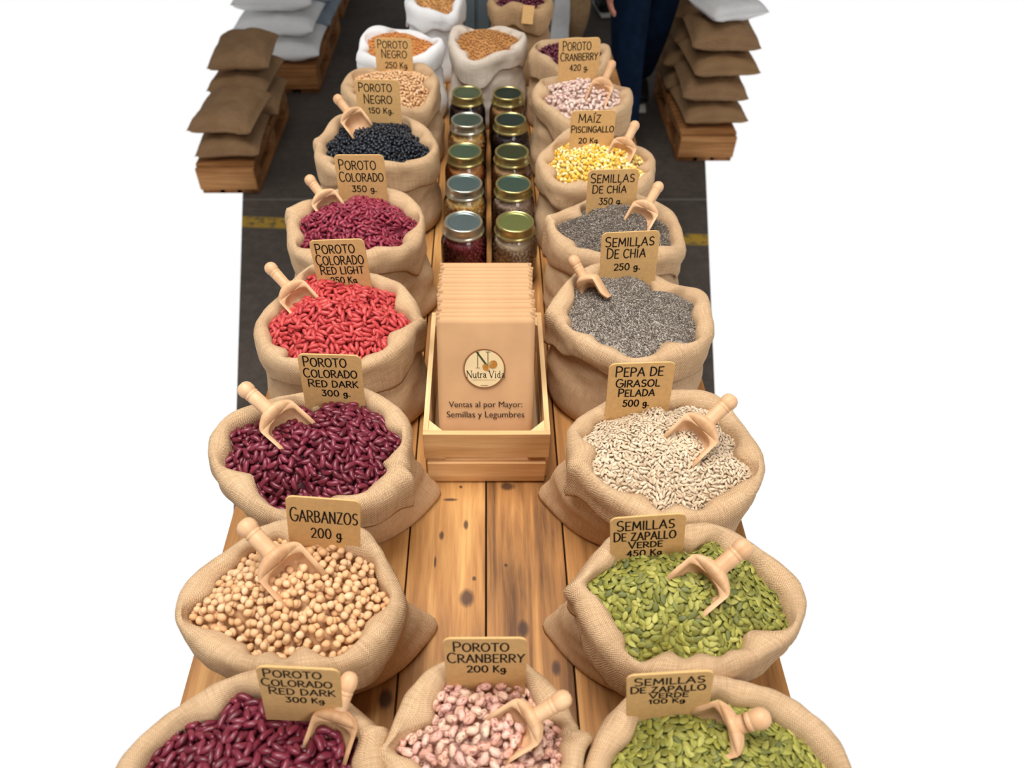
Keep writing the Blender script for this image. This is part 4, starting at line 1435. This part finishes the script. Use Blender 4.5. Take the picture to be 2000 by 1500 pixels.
# ------------------------------------------------------------------ pallets and filled bags behind the table
def make_pallet(x0, x1, y0, y1, label, h=.14):
    root = empty('wooden_pallet', ((x0 + x1) / 2, (y0 + y1) / 2, 0), label, 'pallet')
    inv = Matrix.Translation(-root.location)

    def pb(name, lo, hi, m_):
        o_ = box_obj(name, lo, hi, M[m_], root, .003)
        o_.matrix_parent_inverse = inv
    n = max(4, int((y1 - y0) / .11))
    w_ = (y1 - y0) / n
    for k in range(n):
        pb('deck_board', (x0, y0 + k * w_ + .004, h - .022), (x1, y0 + (k + 1) * w_ - .012, h), 'pallet')
    for k in range(3):
        y = y0 + (y1 - y0 - .09) * k / 2
        for q in range(3):
            x = x0 + (x1 - x0 - .1) * q / 2
            pb('block', (x, y, .02), (x + .1, y + .09, h - .044), 'pallet')
    for q in range(3):
        x = x0 + (x1 - x0 - .1) * q / 2
        pb('stringer_board', (x, y0, h - .044), (x + .1, y1, h - .022), 'pallet_dark')
        pb('bottom_board', (x, y0, 0), (x + .1, y1, .02), 'pallet_dark')
    if True:
        pb('face_board', (x0, y0 - .018, .028), (x1, y0, h - .012), 'pallet')


def make_bag(x, y, z, lx, ly, h, mat_, label, group, seed, rz=0.0, sag=.0):
    n = 26
    V, Fc, UV = [], [], []
    for side in (1, -1):
        for j in range(n + 1):
            for i in range(n + 1):
                u, v_ = i / n * 2 - 1, j / n * 2 - 1
                e = (1 - abs(u) ** 2.6) * (1 - abs(v_) ** 3.0)
                t = max(0, e) ** .42
                pin = 1 - .07 * (1 - abs(u) ** 2) * abs(v_) - .06 * (1 - abs(v_) ** 2) * abs(u)
                x_ = u * lx / 2 * (1 - .05 * (1 - v_ * v_)) 
                y_ = v_ * ly / 2 * (1 - .06 * (1 - u * u))
                z_ = side * h * .5 * t
                nz = noise.noise(Vector((u * 2 + seed * 3, v_ * 2, side * 2.0))) * .10 + noise.noise(Vector((u * 5 + seed, v_ * 5, side))) * .05
                z_ += nz * h * t
                z_ += -sag * (u * u)
                V.append((x_, y_, z_ + h / 2))
                UV.append((x_, y_ + side))
    W = n + 1
    off = W * W
    for j in range(n):
        for i in range(n):
            a = j * W + i
            Fc.append((a, a + 1, a + 1 + W, a + W))
            Fc.append((off + a + W, off + a + 1 + W, off + a + 1, off + a))
    for i in range(n):
        Fc.append((i + 1, i, off + i, off + i + 1))
        a = n * W + i
        Fc.append((a, a + 1, off + a + 1, off + a))
        a = i * W
        Fc.append((a, a + W, off + a + W, off + a))
        a = i * W + n
        Fc.append((a + W, a, off + a, off + a + W))
    o_ = obj('filled_bag', mesh('filled_bag', V, Fc, True, UV), M[mat_], None, (x, y, z))
    o_.rotation_euler = (0, 0, rz)
    return meta(o_, label, 'bag', group)


PH = .14
make_pallet(-1.28, -.885, 3.97, 4.80, 'wooden pallet under the stack of white bags')
ords = ['lowest', 'second lowest', 'third', 'fourth', 'fifth', 'sixth']
for k in range(5):
    make_bag(-1.075 + .006 * k, 4.15, PH + k * .124, .42 - .012 * k, .38, .122, 'white_bag', 'plump white bag, %s of the front white stack on the pallet' % ords[k], 'white bags stacked on the pallet', 60 + k, .03 * ((-1) ** k))
for k in range(5):
    make_bag(-1.05 + .01 * k, 4.58, PH + k * .124, .40, .40, .122, 'white_bag_shaded', 'white bag coloured as in blue grey shade, %s of the rear white stack' % ords[k], 'white bags in painted shade behind the front stack', 70 + k, -.04 * ((-1) ** k))
make_pallet(-1.26, -.90, 5.02, 5.5, 'wooden pallet farthest back beside the dark floor')
for k in range(4):
    make_bag(-1.03, 5.2, PH + k * .132, .40, .42, .13, 'white_bag_shaded' if k > 0 else 'burlap_brown', 'bag, %s of the farthest stack' % ords[k], 'bags of the farthest stack', 80 + k, .05 * ((-1) ** k))

make_pallet(-1.25, -1.00, 2.98, 3.72, 'wooden pallet under the brown burlap bags')
for col_, (yb, n_) in enumerate(((3.16, 2), (3.53, 3))):
    for k in range(n_):
        make_bag(-1.115 + .012 * ((k + col_) % 2), yb, PH + k * .108, .27, .36, .106, 'burlap_brown',
                 'brown burlap bag, %s of the %s pile on its pallet' % (ords[k], 'nearer' if col_ == 0 else 'taller rear'), 'brown burlap bags on the pallet', 90 + 10 * col_ + k, .06 * ((-1) ** k), .012)

make_pallet(.885, 1.14, 3.26, 3.95, 'wooden pallet under the kraft bags beside the walking person')
for col_, (yb, n_) in enumerate(((3.45, 4), (3.80, 5))):
    for k in range(n_):
        make_bag(1.035 - .012 * (k % 2) - .03 * col_, yb, PH + k * .110, .29, .34, .108, 'kraftbag' if (k + col_) % 2 == 0 else 'burlap_brown',
                 'brown bag, %s of the %s pile beside the walking person' % (ords[k], 'nearer' if col_ == 0 else 'taller rear'), 'brown bags beside the walking person', 120 + 10 * col_ + k, .05 * ((-1) ** k), .01)
make_bag(1.03, 3.45, PH + 4 * .11 + .004, .26, .24, .085, 'white_bag', 'small pale pouch lying on the brown bags beside the walking person', None, 150, .3)
make_bag(.50, 4.62, 0, .12, .26, .50, 'burlap_tan', 'narrow tan burlap bag standing on the floor behind the purple bean sack', None, 151, .2)
make_bag(.40, 4.30, 0, .10, .26, .42, 'white_bag', 'narrow pale bag standing on the floor behind the purple bean sack', None, 152, -.1)


# ------------------------------------------------------------------ people in the hall
def skin_mesh(name, pts, edges, radii, root=0, sub=2):
    me = bpy.data.meshes.new(name)
    me.from_pydata([tuple(p) for p in pts], edges, [])
    o_ = bpy.data.objects.new(name, me)
    COL.objects.link(o_)
    md = o_.modifiers.new('skin', 'SKIN')
    md.use_smooth_shade = True
    sv = me.skin_vertices[0].data
    for k, r in enumerate(radii):
        rr = r if isinstance(r, tuple) else (r, r)
        sv[k].radius = rr
        sv[k].use_root = (k == root)
    ss = o_.modifiers.new('sub', 'SUBSURF')
    ss.levels = ss.render_levels = sub
    bpy.context.view_layer.update()
    out = bpy.data.meshes.new_from_object(o_.evaluated_get(bpy.context.evaluated_depsgraph_get()))
    bpy.data.objects.remove(o_)
    out.name = name
    out.polygons.foreach_set('use_smooth', [True] * len(out.polygons))
    return out


def join_meshes(name, mes):
    bm_ = bmesh.new()
    for m_ in mes: bm_.from_mesh(m_)
    return bm_mesh(name, bm_, True)


def lerp(a, b, t): return Vector(a) + (Vector(b) - Vector(a)) * t


def make_person(label, J, face, heading):
    """J: joint positions in the hall (metres); face: direction the person looks; heading: forward of the body"""
    org = Vector((J['pelvis'].x, J['pelvis'].y, 0))
    J = {k: Vector(v) - org for k, v in J.items()}
    root = empty('person', org, label, 'person')
    fw = Vector(face).normalized()
    side = Vector((0, 0, 1)).cross(fw).normalized()
    hd = J['head']
    # body: torso, neck, head, arms, legs as one skin
    names, pts, rad, edg = {}, [], [], []

    def add(n, p, r, par=None):
        names[n] = len(pts)
        pts.append(p); rad.append(r)
        if par: edg.append((names[par], names[n]))
    add('pelvis', J['pelvis'], .100)
    add('waist', lerp(J['pelvis'], J['chest'], .45), .095, 'pelvis')
    add('chest', J['chest'], (.115, .10), 'waist')
    add('neck', lerp(J['chest'], hd, .58), .055, 'chest')
    add('chin', hd + Vector((0, 0, -.06)) + fw * .012, .062, 'neck')
    add('head', hd + Vector((0, 0, .03)), (.080, .092), 'chin')
    add('crown', hd + Vector((0, 0, .095)), .062, 'head')
    for s_ in ('l', 'r'):
        add('sh' + s_, J['shoulder_' + s_], .058, 'chest')
        add('el' + s_, J['elbow_' + s_], .042, 'sh' + s_)
        add('fo' + s_, lerp(J['elbow_' + s_], J['wrist_' + s_], .35), .038, 'el' + s_)
        add('wr' + s_, J['wrist_' + s_], (.030, .024), 'fo' + s_)
        d = (J['hand_' + s_] - J['wrist_' + s_])
        add('pa' + s_, J['wrist_' + s_] + d * .45, (.034, .020), 'wr' + s_)
        add('pb' + s_, J['wrist_' + s_] + d * .98, (.038, .017), 'pa' + s_)
        add('kn' + s_ + '0', J['hip_' + s_], .080, 'pelvis')
        add('kn' + s_, J['knee_' + s_], .062, 'kn' + s_ + '0')
        add('ca' + s_, lerp(J['knee_' + s_], J['ankle_' + s_], .3), .058, 'kn' + s_)
        add('an' + s_, J['ankle_' + s_], .040, 'ca' + s_)
    parts = [skin_mesh('body', pts, edg, rad)]
    # head, nose, mouth and ears, in the direction the person faces
    up_ = Vector((0, 0, 1))
    fr = Matrix((side * -1, fw, fw.cross(side))).transposed()
    for off_, dim in (((0, 0, .02), (.078, .098, .118)), ((0, .02, -.055), (.056, .070, .062)), ((0, .100, -.008), (.014, .020, .024)), ((0, .086, -.058), (.026, .010, .009)),
                      ((.080, -.005, .0), (.012, .020, .032)), ((-.080, -.005, .0), (.012, .020, .032))):
        b = bmesh.new()
        bmesh.ops.create_uvsphere(b, u_segments=24, v_segments=16, radius=1)
        for v_ in b.verts:
            v_.co = hd + fr @ Vector((v_.co.x * dim[0] + off_[0], v_.co.y * dim[1] + off_[1], v_.co.z * dim[2] + off_[2]))
        parts.append(bm_mesh('bit', b, True))
    for s_, sgn in (('l', 1), ('r', -1)):
        wr, hn = J['wrist_' + s_], J['hand_' + s_]
        d = (hn - wr).normalized()
        lat = Vector(heading).normalized()
        lat = (lat - d * lat.dot(d)).normalized()
        nrm = d.cross(lat).normalized() * sgn
        base = wr + (hn - wr) * .95
        for q, (o_, ln) in enumerate(((.030, .070), (.010, .080), (-.010, .074), (-.029, .058))):
            a = base + lat * o_ - d * .015
            c1 = a + d * ln * .45 + nrm * .004
            c2 = c1 + (d + nrm * .35).normalized() * ln * .32
            c3 = c2 + (d + nrm * .75).normalized() * ln * .25
            parts.append(skin_mesh('finger', [a, c1, c2, c3], [(0, 1), (1, 2), (2, 3)], [.0095, .009, .0085, .007], 0, 1))
        a = wr + (hn - wr) * .35 + lat * .026
        c1 = a + (d * .7 + lat * .7).normalized() * .038
        c2 = c1 + (d + nrm * .2).normalized() * .032
        parts.append(skin_mesh('thumb', [a, c1, c2], [(0, 1), (1, 2)], [.012, .0105, .008], 0, 1))
    obj('body', join_meshes('body', parts), M['skin'], root)
    # trousers
    pp, rr, ee, nm = [], [], [], {}

    def ad(n, p, r, par=None):
        nm[n] = len(pp)
        pp.append(p); rr.append(r)
        if par: ee.append((nm[par], nm[n]))
    ad('p', J['pelvis'], .150)
    ad('w', lerp(J['pelvis'], J['chest'], .30), .142, 'p')
    for s_ in ('l', 'r'):
        ad('h' + s_, J['hip_' + s_], .112, 'p')
        ad('t' + s_, lerp(J['hip_' + s_], J['knee_' + s_], .55), .092, 'h' + s_)
        ad('k' + s_, J['knee_' + s_], .076, 't' + s_)
        ad('c' + s_, lerp(J['knee_' + s_], J['ankle_' + s_], .35), .072, 'k' + s_)
        ad('e' + s_, lerp(J['knee_' + s_], J['ankle_' + s_], .96), .062, 'c' + s_)
    obj('jeans', skin_mesh('jeans', pp, ee, rr), M['jeans'], root)
    # shirt with sleeves
    pp, rr, ee, nm = [], [], [], {}
    ad('a', lerp(J['pelvis'], J['chest'], -.12), .160)
    ad('b', lerp(J['pelvis'], J['chest'], .45), .158, 'a')
    ad('c', J['chest'], (.168, .150), 'b')
    ad('n', lerp(J['chest'], hd, .42), .068, 'c')
    for s_ in ('l', 'r'):
        ad('s' + s_, J['shoulder_' + s_], .074, 'c')
        ad('e' + s_, lerp(J['shoulder_' + s_], J['elbow_' + s_], .85), .062, 's' + s_)
    obj('shirt', skin_mesh('shirt', pp, ee, rr), M['dark_cloth'], root)
    # hair and eyes
    b = bmesh.new()
    bmesh.ops.create_uvsphere(b, u_segments=32, v_segments=24, radius=1)
    bmesh.ops.delete(b, geom=[v_ for v_ in b.verts if v_.co.y > .30 and v_.co.z < .52 or v_.co.z < -.55], context='VERTS')
    for v_ in b.verts:
        v_.co = hd + fr @ Vector((v_.co.x * .084, v_.co.y * .105 - .003, v_.co.z * .124 + .024))
    for ex in (-.030, .030):
        e_ = bmesh.new()
        bmesh.ops.create_uvsphere(e_, u_segments=12, v_segments=8, radius=.011)
        bmesh.ops.translate(e_, verts=e_.verts, vec=hd + fr @ Vector((ex, .084, .018)))
        obj('eye', bm_mesh('eye', e_, True), M['hair'], root)
    obj('hair', bm_mesh('hair', b, True), M['hair'], root)
    # shoes
    for s_ in ('l', 'r'):
        an, toe = J['ankle_' + s_], J['toe_' + s_]
        d = (toe - an)
        heel = an - Vector((d.x, d.y, 0)).normalized() * .045 + Vector((0, 0, -.035))
        sh = obj('shoe', skin_mesh('shoe', [an, an + Vector((0, 0, -.04)), lerp(an, toe, .5), toe, heel], [(0, 1), (1, 2), (2, 3), (1, 4)], [.052, .056, (.054, .050), (.050, .042), .050], 2), M['shoe'], root)
        ft = (toe - heel)
        f1 = ft.normalized()
        r1 = Vector((0, 0, 1)).cross(f1).normalized()
        u1 = f1.cross(r1)
        m_ = Matrix((r1, f1, u1)).transposed().to_4x4()
        b = bmesh.new()
        add_box(b, (-.038, -.028, -.046), (.038, ft.length + .030, -.030), .006)
        bmesh.ops.transform(b, matrix=Matrix.Translation(heel) @ m_, verts=b.verts)
        so = obj('sole', bm_mesh('sole', b, True), M['sole'], sh)
    return root


V3 = Vector
make_person('person in dark blue jeans walking past the brown bags, one hand hanging', dict(
    pelvis=V3((.69, 3.52, .94)), chest=V3((.68, 3.47, 1.33)), head=V3((.68, 3.41, 1.66)),
    shoulder_r=V3((.50, 3.45, 1.42)), elbow_r=V3((.455, 3.33, 1.09)), wrist_r=V3((.470, 3.18, .83)), hand_r=V3((.476, 3.155, .745)),
    shoulder_l=V3((.86, 3.49, 1.42)), elbow_l=V3((.92, 3.52, 1.14)), wrist_l=V3((.85, 3.32, 1.02)), hand_l=V3((.80, 3.25, 1.03)),
    hip_r=V3((.60, 3.50, .90)), knee_r=V3((.605, 3.32, .49)), ankle_r=V3((.625, 3.24, .10)), toe_r=V3((.615, 3.10, .055)),
    hip_l=V3((.78, 3.54, .90)), knee_l=V3((.765, 3.60, .47)), ankle_l=V3((.775, 3.84, .15)), toe_l=V3((.775, 3.74, .055))), (0, -1, -.1), (0, -1, 0))
make_person('person in blue jeans and black shoes standing farthest back', dict(
    pelvis=V3((.62, 5.12, .93)), chest=V3((.62, 5.12, 1.33)), head=V3((.62, 5.10, 1.66)),
    shoulder_r=V3((.44, 5.12, 1.42)), elbow_r=V3((.40, 5.13, 1.12)), wrist_r=V3((.41, 5.05, .87)), hand_r=V3((.42, 5.02, .785)),
    shoulder_l=V3((.80, 5.12, 1.42)), elbow_l=V3((.85, 5.13, 1.12)), wrist_l=V3((.84, 5.05, .87)), hand_l=V3((.83, 5.02, .785)),
    hip_r=V3((.535, 5.12, .90)), knee_r=V3((.53, 5.08, .49)), ankle_r=V3((.53, 5.10, .10)), toe_r=V3((.50, 4.96, .055)),
    hip_l=V3((.705, 5.12, .90)), knee_l=V3((.715, 5.10, .49)), ankle_l=V3((.73, 5.16, .10)), toe_l=V3((.75, 5.02, .055))), (0, -1, 0), (0, -1, 0))
